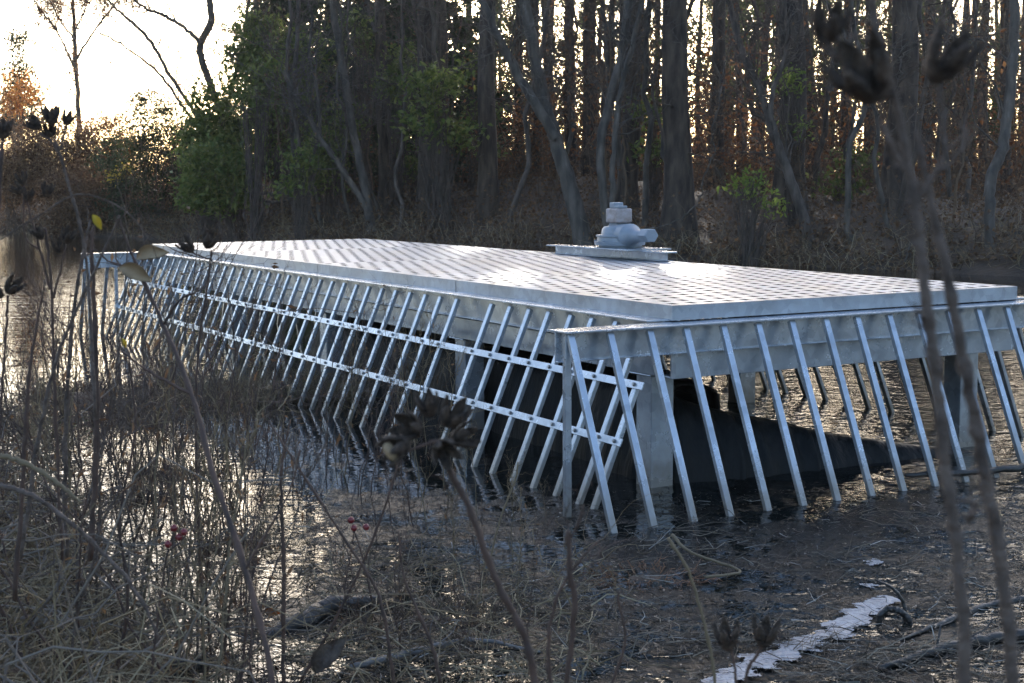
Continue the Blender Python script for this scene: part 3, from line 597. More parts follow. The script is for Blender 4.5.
# bare understory saplings, copied
def sapling(seed, h):
    global rng
    rng = np.random.default_rng(seed); tr = MB(); n = 14
    P = wob(n, .05); P[:, 2] = np.linspace(-.15, h, n); tr.tubes(P, np.linspace(.03, .006, n), 6)
    Q = fine_twigs(tr, P, 16, h*.45, .010)
    for q in Q:
        for q2 in fine_twigs(tr, q, 6, h*.22, .006): fine_twigs(tr, q2, 3, h*.1, .004)
    lf = MB(); nl = 90; A = Q.reshape(-1, 3); C = A[rng.integers(0, len(A), nl)] + rng.normal(0, .12, (nl, 3))
    lf.leaves(C, rng.normal(0, 1, (nl, 3)), rng.normal(0, 1, (nl, 3)), rng.uniform(.05, .1, nl), rng.uniform(.03, .06, nl))
    return tr.mesh('trunk', M_TWIG), lf.mesh('leaves', M_BROWNLEAF)
SAP = [sapling(200+k, h) for k, h in enumerate((3.2, 4.5, 2.6, 5.5, 3.8))]
rng = np.random.default_rng(5)
for k in range(75):
    px = rng.uniform(180, 1060); x0 = at(px, 200, 30)[0]
    ysh = None
    y = rng.uniform(27, 58)
    for _ in range(20):
        p_ = gp(px, y)
        if p_[2] > .35: break
        y += 2.5
    place('bare_sapling', SAP[k % 5], p_, rng.uniform(.8, 1.3), rng.uniform(0, 6.28), 'bare twiggy brown sapling in the understory of the far bank', 'tree', 'bare saplings in the understory', parts=('trunk', 'leaves'))

def crooked(seed, h, r):
    global rng
    rng = np.random.default_rng(seed); tr = MB(); n = 18; P = wob(n, .09); P[:, 2] = np.linspace(-.2, h, n); P[:, 0] += rng.uniform(-.25, .25)*np.linspace(0, 1, n)**1.5*h
    tr.tubes(P, r*(1-.7*np.linspace(0, 1, n)), 8)
    for q in fine_twigs(tr, P, 14, h*.3, r*.3):
        for q2 in fine_twigs(tr, q, 6, h*.14, .009): fine_twigs(tr, q2, 3, h*.06, .006)
    lf = MB(); nl = 60; C = P[rng.integers(4, n, nl)] + rng.normal(0, .5, (nl, 3)); lf.leaves(C, rng.normal(0, 1, (nl, 3)), rng.normal(0, 1, (nl, 3)), rng.uniform(.06, .12, nl), rng.uniform(.04, .08, nl))
    return smooth(tr.mesh('trunk', M_BARK2 if seed % 2 else M_PALE)), lf.mesh('leaves', M_BROWNLEAF)
HARD = [crooked(500+k, h, r) for k, (h, r) in enumerate([(7.5, .055), (9, .075), (6.5, .045), (8, .06), (10, .09)])]
rng = np.random.default_rng(77)
for k in range(34):
    px = rng.uniform(250, 1060); y = rng.uniform(27, 46)
    for _ in range(20):
        p_ = gp(px, y)
        if p_[2] > .4: break
        y += 2
    place('crooked_hardwood', HARD[k % 5], p_, rng.uniform(.8, 1.2), rng.uniform(0, 6.28), 'slim crooked bare hardwood among the pines of the far bank', 'tree', 'crooked hardwoods among the pines', lean=(rng.normal(0, .1), rng.normal(0, .1)), parts=('trunk', 'leaves'))

# undergrowth on the far bank (stuff)
def bank_pts(n, d0, d1, x0=-34, x1=44, power=1.6):
    x = rng.uniform(x0, x1, n); d = d0 + (d1-d0)*rng.uniform(0, 1, n)**power
    y = np.interp(x, FS[:, 0], FS[:, 1]) + d
    return np.stack([x, y, ground(x, y)], 1)
mb = MB(); n = 21000; B = bank_pts(n, .1, 50); A = unit(rng.normal(0, .5, (n, 3)) + np.array([0, 0, .9])); hgt_ = rng.uniform(.3, 1, n)**1.3*np.interp(B[:, 1]-np.interp(B[:, 0], FS[:, 0], FS[:, 1]), [0, 3, 20, 45], [1.0, 1.7, 3.0, 3.6])
Q = branchlets(mb, B - np.array([0, 0, .05]), A, hgt_, np.full(n, .007), k=5, jit=.5, ns=3, droop=-.15)
nl = 90000; q = rng.integers(0, n, nl); w = rng.integers(1, 5, nl); C = Q[q, w] + rng.normal(0, .12, (nl, 3))
mb.leaves(C, rng.normal(0, 1, (nl, 3)), rng.normal(0, 1, (nl, 3)), rng.uniform(.05, .13, nl), rng.uniform(.03, .09, nl), 1)
tag(mb.build('undergrowth', [M_TWIG, M_BROWNLEAF]), 'tangled dead brown undergrowth filling the wood floor', 'undergrowth', kind='stuff')
# red-brown leaves still hanging deeper in the wood
mb = MB(); n = 5600; B = bank_pts(n, 8, 75, -12, 60, 1.0); A = unit(rng.normal(0, .35, (n, 3)) + np.array([0, 0, 1])); Q = branchlets(mb, B, A, rng.uniform(1.5, 6.0, n), np.full(n, .012), k=6, jit=.35, ns=3)
nl = 150000; q = rng.integers(0, n, nl); w = rng.integers(1, 6, nl); C = Q[q, w] + rng.normal(0, .25, (nl, 3))
mb.leaves(C, rng.normal(0, 1, (nl, 3)), rng.normal(0, 1, (nl, 3)), rng.uniform(.08, .2, nl), rng.uniform(.05, .12, nl), 1)
tag(mb.build('brush', [M_TWIG, M_RUST]), 'russet leaved brush deep between the trunks', 'brush', kind='stuff')
mb = MB(); n = 9000; B = bank_pts(n, -.35, 2.2, -40, 40, 1.2); B[:, 2] = np.maximum(B[:, 2], -.05); A = unit(rng.normal(0, .55, (n, 3)) + np.array([0, -.15, 1])); branchlets(mb, B, A, rng.uniform(.25, .85, n), np.full(n, .006), k=5, jit=.5, ns=3, droop=-.35)
tag(mb.build('dead_reeds', M_STRAW), 'dry matted reeds along the far waterline', 'reeds', kind='stuff')
mb = MB(); nl = 60000; B = bank_pts(nl, .0, 40, -34, 44, 1.8); B[:, 2] += .03; A = rng.normal(0, 1, (nl, 3)); A[:, 2] *= .3
mb.leaves(B, A, rng.normal(0, .5, (nl, 3))+np.array([0, 0, 1]), rng.uniform(.06, .14, nl), rng.uniform(.04, .1, nl)); tag(mb.build('leaf_litter', M_BROWNLEAF), 'fallen brown leaves covering the far bank', 'leaf litter', kind='stuff')
# fallen pale branches on the far shore
def stick(name, px_pts, ws, y, label, mt, cat='branch', dys=None, twigs=0, tw=.5, ns=8, wig=.18):
    pts = [at(a, b_, y if dys is None else dys[q]) for q, (a, b_) in enumerate(px_pts)]; org = pts[0]
    P = spline([p_-org for p_ in pts], 6*len(pts)); yy = np.interp(np.linspace(0, 1, len(P)), np.linspace(0, 1, len(pts)), dys or [y]*len(pts))
    rad = np.interp(np.linspace(0, 1, len(P)), np.linspace(0, 1, len(ws)), ws)/2*yy/F_PX
    P[1:-1] += rng.normal(0, 1, (len(P)-2, 3))*rad[1:-1, None]*wig
    mb = MB(); mb.tubes(P, rad, ns, cap=True)
    if twigs: fine_twigs(mb, P, twigs, tw, max(rad.min()*.5, .0015))
    o = mb.build(name, mt, smooth=True); o.location = org; return tag(o, label, cat)
stick('fallen_branch', [(240,190),(268,194),(300,190),(330,189)], [3,3,2,1], 40, 'pale fallen branch lying across the far left bank', M_PALE, twigs=5, tw=1)
stick('fallen_branch', [(240,196),(275,202),(300,196),(318,186)], [2,2.5,2,1], 40.2, 'lower pale dead branch drooping by the far left waterline', M_PALE, twigs=4, tw=1)
stick('fallen_branch', [(640,232),(668,224),(690,211),(701,196),(703,178),(714,152),(712,130),(721,95),(726,60),(733,40),(729,10)], [.9,1.1,1.4,1.6,1.5,1.4,1.2,1.1,1,.9,.8], 28, 'long thin pale dead branch curving up left of the yellow green sprigs', M_PALE, twigs=16, tw=1.6, wig=1.1)
stick('fallen_branch', [(905,262),(912,240),(920,225),(905,215)], [2,2,1.6,1], 26, 'short pale snag standing out of the right far bank', M_PALE, twigs=5, tw=.5)
stick('floating_log', [(70,308),(100,306),(128,309),(148,308)], [3,6,4,2], 21, 'dark thin log floating on the bright water at left', M_WETWOOD, 'log')

# ------------------------------------------------------------------ foreground: debris, logs, weeds
stick('sunken_log', [(262,640),(300,622),(335,606),(380,598)], [14,22,20,10], 5, 'black wet log lying in shallow water behind the red brown stalk', M_WETWOOD, 'log', dys=[4.95,5.1,5.25,5.35])
stick('wood_chunk', [(150,690),(178,672),(205,660),(216,656)], [30,26,14,5], 4.4, 'broken chunk of dark wood at the bottom left edge', M_WETWOOD, 'wood')
stick('grey_branch', [(350,668),(400,655),(440,645),(480,640),(540,652)], [7,8,6,5,3], 4.8, 'grey bleached branch lying on the scum at bottom centre', M_GREYWOOD, dys=[4.55,4.7,4.8,4.85,4.75], twigs=5, tw=.4)
stick('drift_log', [(880,668),(930,652),(980,640),(1040,632)], [6,10,12,12], 4.8, 'long dark drift log at the bottom right', M_WETWOOD, 'log', dys=[4.55,4.7,4.82,4.9], twigs=3, tw=.3)
stick('drift_branch', [(900,640),(945,622),(985,606),(1040,596)], [3,6,7,8], 5.1, 'dark branch floating behind the bottom right drift log', M_WETWOOD, dys=[4.85,5.05,5.25,5.4], twigs=4, tw=.3)
stick('curled_root', [(884,640),(879,618),(889,609),(905,615),(912,628)], [6,6,7,7,5], 5.05, 'dark curled root sticking up beside the white foam', M_WETWOOD, 'root')
stick('forked_twig', [(905,620),(903,602),(892,588),(876,580)], [5,4,3,2], 5.1, 'thin dark twig arching from the curled root', M_WETWOOD, 'twig')
stick('drift_branch', [(905,475),(950,474),(1000,470),(1035,466)], [4,6,7,7], 7.4, 'dark branch caught at the foot of the front rack on the right', M_WETWOOD, dys=[7.45,7.5,7.6,7.7])
stick('bent_cane', [(705,577),(740,571),(800,570),(845,575),(880,585)][:2]+[(650,566),(690,570)][:0]+[(690,552),(672,535)], [3,3,3,4], 5.6, 'bent straw cane arching over the reddish needle clump', M_STRAW, 'cane', dys=[5.55,5.7,5.8,5.9])
# foam streak
from mathutils import noise as mnoise
mb = MB(); pl = spline([(712,690),(760,664),(800,648),(840,630),(868,612),(892,600)], 260); hw = np.interp(np.linspace(0, 1, 260), [0, .3, .6, .85, 1], [.075, .07, .06, .075, .045]); nv_ = 44
def foam_h(x, y): return mnoise.fractal(Vector((x*9, y*14, 3)), 1, 2, 5)
cc = np.array([atz(a, b_) for a, b_ in pl]); V = np.zeros((260, nv_, 3)); K = np.zeros((260, nv_), bool)
for q in range(260):
    for w in range(nv_):
        f = w/(nv_-1)*2-1; p_ = cc[q] + np.array([-.55, .83, 0])*f*hw[q]*1.5; hN = foam_h(p_[0], p_[1])
        K[q, w] = abs(f) + .55*hN + .12*mnoise.noise(Vector((p_[0]*60, p_[1]*90, 0))) < .62; V[q, w] = p_ + np.array([0, 0, .010 + max(0, .006*(.7-abs(f))) + .0025*mnoise.noise(Vector((p_[0]*70, p_[1]*70, 5)))])
F = [(q*nv_+w, (q+1)*nv_+w, (q+1)*nv_+w+1, q*nv_+w+1) for q in range(259) for w in range(nv_-1) if K[q, w] and K[q+1, w] and K[q, w+1]]
mb.add(V.reshape(-1, 3), F)
gx = np.arange(.6, 2.2, .009); gy = np.arange(5.15, 6.6, .016); V = []; F = []; idx = {}
for a, x in enumerate(gx):
    for b_, y in enumerate(gy):
        dd = math.exp(-((x-1.45-(y-5.6)*.25)**2/.045 + (y-5.75)**2/.16))
        if mnoise.fractal(Vector((x*7, y*9, 9)), 1, 2, 5)*.55 + dd*.62 > .74:
            c_ = len(V); V += [(x, y, .004), (x+.009, y, .005), (x+.009, y+.016, .004), (x, y+.016, .006)]; F.append((c_, c_+1, c_+2, c_+3))
if F: mb.add(V, F)
tag(mb.build('foam', M_FOAM), 'pale lavender foam streak and flecks on the dark water at bottom right', 'foam', kind='stuff')
# floating debris
mb = MB(); n = 5200; px = rng.uniform(160, 1030, n); py = 490 + 200*rng.uniform(0, 1, n)**.8; keep = (py > 500) | (px < 560)
P0 = np.array([atz(a, b_) for a, b_ in zip(px[keep], py[keep])]); n = len(P0)
dens = np.sin(P0[:, 0]*4+1)*np.sin(P0[:, 1]*5) + rng.normal(0, .7, n); P0 = P0[dens > .1]; n = len(P0)
A = rng.normal(0, 1, (n, 3)); A[:, 0] *= 1.6; A[:, 2] *= .12; A = unit(A); P0[:, 2] = .004 + rng.uniform(0, .012, n)
branchlets(mb, P0, A, rng.uniform(.03, .22, n)*rng.uniform(.4, 1, n), rng.uniform(.0010, .0023, n), k=4, jit=.35, ns=3)
nl = 6500; px = rng.uniform(160, 1030, nl); py = 490 + 200*rng.uniform(0, 1, nl)
C = np.array([atz(a, b_) for a, b_ in zip(px, py)]); C[:, 2] = .007; A = rng.normal(0, 1, (nl, 3)); A[:, 2] *= .15
mb.leaves(C, A, rng.normal(0, .35, (nl, 3))+np.array([0, 0, 1]), rng.uniform(.006, .028, nl), rng.uniform(.003, .012, nl), 1)
tag(mb.build('floating_debris', [M_MATTED, M_SODDEN]), 'floating twigs, straw and dead leaves matted on the near water', 'debris', kind='stuff')
mb = MB(); nc = 30; cx_ = rng.uniform(280, 1000, nc)**1; cy_ = rng.uniform(515, 680, nc); CC = np.array([atz(a, b_) for a, b_ in zip(cx_, cy_)]); n = 900
q = rng.integers(0, nc, n); P0 = CC[q] + rng.normal(0, 1, (n, 3))*np.array([.16, .09, 0]); P0[:, 2] = rng.uniform(.0, .03, n); main = rng.uniform(-.9, .9, nc)[q] + rng.normal(0, .5, n)
A = unit(np.stack([np.cos(main), np.sin(main), np.abs(rng.normal(0, .12, n))], 1)); branchlets(mb, P0, A, rng.uniform(.06, .30, n), rng.uniform(.0012, .0026, n), k=5, jit=.3, ns=3, droop=-.08)
tag(mb.build('straw_mats', M_DRIFT), 'matted clumps of drifted straw and reed on the scum', 'debris', kind='stuff')
# reddish pine straw clump and mud tussocks
def tussock(px, py, rad, hgt, n, mt, label, name='tussock', lean=.6):
    n = int(n*1.9); c = atz(px, py); mb = MB(); th = rng.uniform(0, 6.28, n); r0 = rad*rng.uniform(0, 1, n)**.5
    B = np.stack([c[0]+r0*np.cos(th)*1.5, c[1]+r0*np.sin(th), np.full(n, -.03)], 1); A = unit(np.stack([np.cos(th)*lean, np.sin(th)*lean, np.ones(n)], 1) + rng.normal(0, .45, (n, 3)))
    branchlets(mb, B, A, rng.uniform(.3, 1, n)*hgt, np.full(n, .0028), k=6, jit=.45, ns=3, droop=-.5)
    m_ = 14; V = [(c[0], c[1], .012)]
    for j in range(m_):
        a = j/m_*6.28; V.append((c[0]+rad*1.6*math.cos(a)*rng.uniform(.8, 1.1), c[1]+rad*1.05*math.sin(a)*rng.uniform(.8, 1.1), -.03))
    mb.add(V, [(0, 1+j, 1+(j+1) % m_, 1+(j+1) % m_) for j in range(m_)], 1)
    return tag(mb.build(name, [mt, M_GROUND]), label, 'tussock')
M_NEEDLE = leafmat('fallen_needles', [(.16, .065, .03), (.24, .11, .05), (.08, .035, .018)], transl=.1)
tussock(645, 578, .15, .15, 420, M_NEEDLE, 'low clump of reddish pine needles floating before the front rack', 'needle_clump', 1.6)
for px, py, rad, hh, n, lab in ((130,392,.55,.32,900,'broad dark mud tussock left of the side rack'),(240,400,.30,.42,700,'brown weed tussock at the foot of the side rack'),(300,395,.32,.40,700,'brown weed tussock in front of the side rack bars'),(350,392,.28,.34,500,'small weed tussock at the middle of the side rack'),(130,500,.16,.22,320,'dark stubbly tussock in the bright shallow water'),(238,545,.12,.18,300,'small dark tussock in the bright shallows by the red stalk'),(175,475,.16,.22,320,'dark tussock behind the red berries'),(430,620,.22,.16,420,'flat dark weed mat at bottom centre'),(60,420,.5,.4,800,'big dark tussock at the left edge of the water')):
    tussock(px, py, rad, hh, n, M_TWIG if 'dark' in lab else M_STRAW, lab)

# dry grass on the near left bank
mb = MB(); n = 13000; y = rng.uniform(2.8, 8.8, n); x = np.interp(y, [2.8, 4.4, 6, 8.5], [-.95, -1.2, -2.05, -3.2]) - rng.uniform(-.12, 1.6, n)**1
B = np.stack([x, y, ground(x, y)-.02], 1); ok = B[:, 2] > -.05; B = B[ok]; n = len(B)
A = unit(rng.normal(0, 1.0, (n, 3))*np.array([1, 1, .6]) + np.array([.2, 0, .5])); branchlets(mb, B, A, rng.uniform(.15, 1.0, n)*rng.uniform(.6, 1.1, n), rng.uniform(.0014, .0036, n), k=7, jit=.5, ns=3, droop=-.45)
nl = 900; C = B[rng.integers(0, n, nl)] + np.array([0, 0, .05]) + rng.normal(0, .1, (nl, 3))*np.array([1, 1, .5]); mb.leaves(C, rng.normal(0, 1, (nl, 3)), rng.normal(0, 1, (nl, 3)), rng.uniform(.02, .07, nl), rng.uniform(.01, .035, nl), 1)
tag(mb.build('dry_grass', [M_STRAW, M_BROWNLEAF]), 'tangled dry straw coloured grass on the near left bank', 'grass', kind='stuff')
mb = MB(); n = 950; y = rng.uniform(2.9, 7.8, n); x = np.interp(y, [2.8, 4.4, 6, 8.5], [-.85, -1.1, -1.9, -3.1]) - rng.uniform(-.1, 1.5, n)
B = np.stack([x, y, np.maximum(ground(x, y), 0) + rng.uniform(0, .28, n)], 1); A = rng.normal(0, 1, (n, 3)); A[:, 2] = A[:, 2]*.35 + .15; A = unit(A)
Q = branchlets(mb, B, A, rng.uniform(.25, .95, n), rng.uniform(.0018, .0045, n), k=8, jit=.45, ns=5, droop=-.2, mi=0)
nq = 900; q = rng.integers(0, n, nq); w = rng.integers(2, 7, nq); branchlets(mb, Q[q, w], unit(rng.normal(0, 1, (nq, 3)) + np.array([0, 0, .4])), rng.uniform(.06, .3, nq), np.full(nq, .0014), k=5, jit=.4, ns=3, mi=1)
tag(mb.build('twig_tangle', [M_GREYTWIG, M_STRAW]), 'tangle of broken grey twigs and canes over the straw bank', 'twigs', kind='stuff')
mb = MB(); n = 420; px = rng.uniform(300, 600, n); py = rng.uniform(570, 720, n); B = np.array([atz(a, b_) for a, b_ in zip(px, py)]); B[:, 2] = rng.uniform(-.01, .05, n); A = rng.normal(0, 1, (n, 3)); A[:, 2] = np.abs(A[:, 2])*.5; A = unit(A)
branchlets(mb, B, A, rng.uniform(.1, .55, n), rng.uniform(.0012, .0032, n), k=8, jit=.45, ns=4, droop=-.3)
tag(mb.build('twig_tangle', [M_STRAW]), 'sparse tangle of dead grass stems over the scum at bottom centre', 'twigs', kind='stuff')
mb = MB(); n = 26; c = atz(30, 470); B = np.stack([rng.normal(c[0], .12, n), rng.normal(c[1], .2, n), np.full(n, .1)], 1); A = unit(rng.normal(0, .3, (n, 3)) + np.array([.5, 0, 1])); branchlets(mb, B, A, rng.uniform(.25, .5, n), np.full(n, .004), k=7, jit=.2, ns=3, droop=-.4)
tag(mb.build('green_grass_tuft', M_GRASSG), 'small tuft of green grass blades on the left bank', 'grass tuft')

# seed pod: five pointed valves gaping open over a cup
def pod_mesh(seed, mi_s=True):
    global rng
    rng = np.random.default_rng(seed); mb = MB()
    for k in range(5):
        a = k*2*math.pi/5 + rng.normal(0, .12); op = rng.uniform(.2, .75)
        V = []; nt_, nw = 8, 5
        for i in range(nt_):
            t = i/(nt_-1); rr = (.15 + .42*math.sin(min(1, t*1.25)*math.pi*.55)) + .18*op*t*t; z = t*1.15
            wdt = .62*math.sin(math.pi*min(.98, .12+.83*t**.85))**.8*(1-.25*t)
            for j in range(nw):
                s = j/(nw-1)*2-1; aa = a + s*wdt*.95; r2 = rr*(1-.10*s*s) + .012*rng.normal()
                V.append((r2*math.cos(aa), r2*math.sin(aa), z + .03*rng.normal()))
        V = np.array(V); inner = V*np.array([.88, .88, 1]) + np.array([0, 0, .02])
        F = [(i*nw+j, i*nw+j+1, (i+1)*nw+j+1, (i+1)*nw+j) for i in range(nt_-1) for j in range(nw-1)]
        Fi = [(f[3]+len(V), f[2]+len(V), f[1]+len(V), f[0]+len(V)) for f in F]
        edge = [j for j in range(nw)] + [i*nw+nw-1 for i in range(1, nt_)] + [(nt_-1)*nw+j for j in range(nw-2, -1, -1)] + [i*nw for i in range(nt_-2, 0, -1)]
        Fe = [(edge[q], edge[q-1], edge[q-1]+len(V), edge[q]+len(V)) for q in range(len(edge))]
        mb.add(np.concatenate([V, inner]), F+Fi+Fe)
    lathe(mb, [(.0001, -.12), (.10, -.1), (.26, .02), (.42, .22), (.44, .34)], 12)
    n = 60; th = rng.uniform(0, 6.28, n); zz = rng.uniform(0, 1.0, n); B = np.stack([.5*np.cos(th), .5*np.sin(th), zz], 1); branchlets(mb, B, unit(B*np.array([1, 1, .2])), np.full(n, .12), np.full(n, .012), k=3, ns=3)
    m2 = mb.mesh('seed_pod', M_PODD); return smooth(m2)
PODS = [pod_mesh(300+k) for k in range(4)]
rng = np.random.default_rng(11)
def set_pod(parent, loc, d, size, k=None):
    o = link('seed_pod', PODS[random.randrange(4) if k is None else k % 4], parent); d = Vector(d).normalized()
    o.rotation_mode = 'QUATERNION'; o.rotation_quaternion = d.to_track_quat('Z', 'Y') @ Matrix.Rotation(random.uniform(0, 6), 3, 'Z').to_quaternion()
    o.location = Vector(loc); o.scale = (size,)*3; return o
def weed(name, stems, y, label, mt, pods=(), leaves=None, cat='dead plant', twigs=0, tw=.15, group=None):
    """stems: [(pixel polyline, widths px, depth list or None)]; pods: (px,py,dy,direction,size px)"""
    f0 = stems[0]; org = at(*f0[0][0], (f0[2] or [y])[0]); org = np.array([org[0], org[1], org[2]])
    t = empty(name, org); mb = MB()
    for pl, ws, dys in stems:
        dys = dys or [y]*len(pl); pts = [at(a, b_, q)-org for (a, b_), q in zip(pl, dys)]; n = 7*len(pl); P = spline(pts, n)
        yy = np.interp(np.linspace(0, 1, n), np.linspace(0, 1, len(dys)), dys); rad = np.interp(np.linspace(0, 1, n), np.linspace(0, 1, len(ws)), ws)/2*.85*yy/F_PX
        P[1:] += rng.normal(0, 1, (n-1, 3))*rad[1:, None]*(.12 if n > 40 else .22); rad *= 1+rng.normal(0, .07, n); rad[2::5] *= 1.25
        mb.tubes(P, rad, 8, cap=True)
        if twigs: 
            for q in fine_twigs(mb, P, twigs, tw, max(.0011, rad.min()*.5)): fine_twigs(mb, q, 2, tw*.4, .0009)
    mb.build('stem', mt, t, smooth=True)
    for px, py, q, d, sz in pods: set_pod(t, at(px, py, q)-org, d, sz*1.25*q/F_PX)
    return tag(t, label, cat, group), org
# right: two tall blurred mallow stems with pods
y = 1.12
weed('tall_mallow', [([(1018,800),(1014,683),(1000,560),(984,470),(966,375),(946,270),(928,190),(916,130)], [17,17,16,16,15,12,9,6], None),
    ([(968,520),(975,505),(985,490)][:2]+[(960,500)], [9,7,5], None), ([(925,180),(948,165),(966,140),(960,125)], [7,6,4,3], None), ([(926,190),(905,170),(890,140),(880,118)], [7,6,4,3], None)], y, 'tall blurred grey stem leaning left at the right edge of view', M_STALKG, twigs=3, tw=.05)
weed('tall_mallow', [([(962,800),(965,683),(958,560),(946,470),(936,380),(924,280),(914,200),(898,110),(880,50),(868,-30)], [17,17,15,15,15,13,11,9,8,7], [1.06]*10),
    ([(915,205),(930,180),(945,150),(940,95),(936,80)], [7,6,5,5,5], [1.06]*5), ([(893,95),(865,100),(868,92)], [6,6,6], [1.06]*3), ([(880,50),(855,35),(840,60),(828,45)], [6,5,5,5], [1.06]*4), ([(920,250),(912,240),(908,225)], [7,5,4], [1.06]*3), ([(905,170),(885,135),(878,120)], [6,4,3], [1.06]*3), ([(932,350),(905,330),(900,318)][:1]+[(925,330),(918,310)], [5,4,3], [1.06]*3)],
    1.06, 'tall blurred grey stem carrying three open seed pods at upper right', M_STALKG, twigs=2, tw=.04,
    pods=[(876,96,1.05,(-.5,-.5,.65),41), (934,78,1.06,(.35,-.4,.8),33), (824,42,1.07,(.1,-.5,.8),26)])
# centre pod cluster
weed('seed_head', [([(548,800),(535,683),(522,630),(498,585),(472,515),(455,480),(440,450)], [11,10,9,8,8,7,6], None)], 1.75, 'blurred cluster of dark dry seed pods on a bent stem at centre', M_STALK, twigs=2, tw=.06,
    pods=[(418,430,1.75,(-.5,-.7,.3),21),(447,424,1.76,(.4,-.5,.7),21),(408,442,1.73,(-.9,-.6,-.3),20),(440,446,1.74,(.3,-.9,-.2),20),(430,415,1.78,(-.2,-.3,1),17),(452,440,1.77,(.9,-.3,.3),18)])
t_, org = weed('dangling_pod', [([(438,440),(415,448),(396,455)], [4,3,3], None)], 1.72, 'tan elongated seed husk hanging beside the blurred pod cluster', M_STALK)
mb = MB(); lathe(mb, [(.0001, 0), (.35, .15), (.5, .6), (.5, 1.3), (.35, 1.8), (.0001, 2)], 10); o = mb.build('husk', M_PODT, t_, smooth=True)
o.location = Vector(at(385, 443, 1.72)-org); o.rotation_euler = (0, R(148), 0); o.scale = (.014, .014, .013)
weed('seed_head', [([(735,800),(745,683),(757,655),(764,638)], [4,4,4,4], None), ([(740,720),(735,670),(730,640)], [4,3,3], None)], 2.3, 'pair of dark tulip shaped seed pods low at bottom right', M_STALK, pods=[(728,648,2.3,(-.1,-.2,1),19), (763,645,2.3,(.12,-.2,1),19)])
weed('forked_weed', [([(560,800),(566,690),(575,610),(570,570),(568,530)], [5,6,7,7,5], None), ([(566,545),(560,520),(545,505)][:1]+[(575,530),(584,505)], [4,3,2], None), ([(560,720),(548,660),(556,600),(580,560),(600,540)], [5,5,4,3,2], None)], 2.2, 'dark blurred forked stem rising at bottom centre', M_STALK, twigs=2, tw=.12)
weed('straw_weed', [([(725,800),(716,690),(708,640),(690,575),(668,538)], [5,4,4,3,4], None)], 2.6, 'thin tan stem with a bent tip before the front rack', M_STRAW)
# left: stalks with pods
weed('seed_head', [([(96,420),(88,280),(80,225),(70,190),(60,155),(54,138)], [3.6,3.6,3.6,3.4,3.2,3], [3.1]*6), ([(60,155),(50,140),(40,134)], [3,3,3], [3.1]*3), ([(60,150),(64,135),(66,126)], [3,3,3], [3.1]*3)], 3.1, 'grey stalk topped by a cluster of black pods against the skyline', M_STALKG,
    pods=[(40,128,3.1,(-.7,-.3,.6),10),(52,124,3.1,(0,-.2,1),12),(66,124,3.1,(.4,-.3,.8),9),(50,136,3.12,(.1,-.5,.4),10)])
weed('seed_head', [([(-20,330),(-4,230),(2,150),(3,138)], [4,4,4,4], [2.9]*4)], 2.9, 'single black pod on a stalk at the left frame edge', M_STALK, pods=[(3,138,2.9,(.1,-.2,1),13)])
weed('seed_head', [([(62,560),(55,400),(52,300),(48,250),(45,228)], [4,4,3,3,3], [3.3]*5), ([(50,290),(40,250),(28,205),(24,185)], [3,3,2,2], [3.3]*4), ([(52,300),(62,265),(66,245)], [3,2,2], [3.3]*3), ([(40,250),(25,235),(22,192)][:2]+[(24,185)], [2,2,2], [3.3]*3)], 3.3, 'branching dark stalk with several small black pods at left', M_STALK,
    pods=[(24,184,3.3,(-.2,-.3,1),8),(28,200,3.3,(.2,-.3,.9),8),(46,196,3.31,(.3,-.2,1),9),(66,242,3.3,(.4,-.3,.8),10),(42,238,3.3,(-.4,-.3,.8),9),(60,252,3.32,(0,-.4,.8),9),(22,192,3.3,(-.6,-.3,.5),8)])
weed('seed_head', [([(-10,560),(0,420),(6,330),(8,296)], [4,4,3,3], [3.0]*4)], 3.0, 'low black pod leaning over the white water at the left edge', M_STALK, pods=[(8,292,3.0,(.6,-.3,.6),13),(2,296,3.0,(-.6,-.3,.5),11)])
weed('seed_head', [([(270,800),(272,683),(245,570),(215,480),(192,395),(163,325),(138,268),(128,245),(118,215)], [7.5,7.5,7.5,7,6,5,4,3,2], [2.7,2.75,2.85,2.95,3.05,3.15,3.2,3.2,3.2]), ([(163,325),(180,300),(205,285),(212,250)], [3,3,2,2], [3.15]*4), ([(212,260),(195,254),(192,250)], [2,2,2], [3.15]*3), ([(192,395),(150,372),(120,350)], [4,3,2], [3.05]*3), ([(245,570),(268,530),(290,490),(300,450)], [4,3,2,2], [2.85]*4), ([(138,268),(110,262),(95,250),(80,262)], [3,2,2,1.5], [3.2]*4)], 3, 'tall red brown stalk slanting across the left side to a pair of pods', M_STALK,
    pods=[(192,251,3.15,(-.5,-.4,.7),11),(207,247,3.15,(.4,-.3,.8),12)], twigs=4, tw=.14)
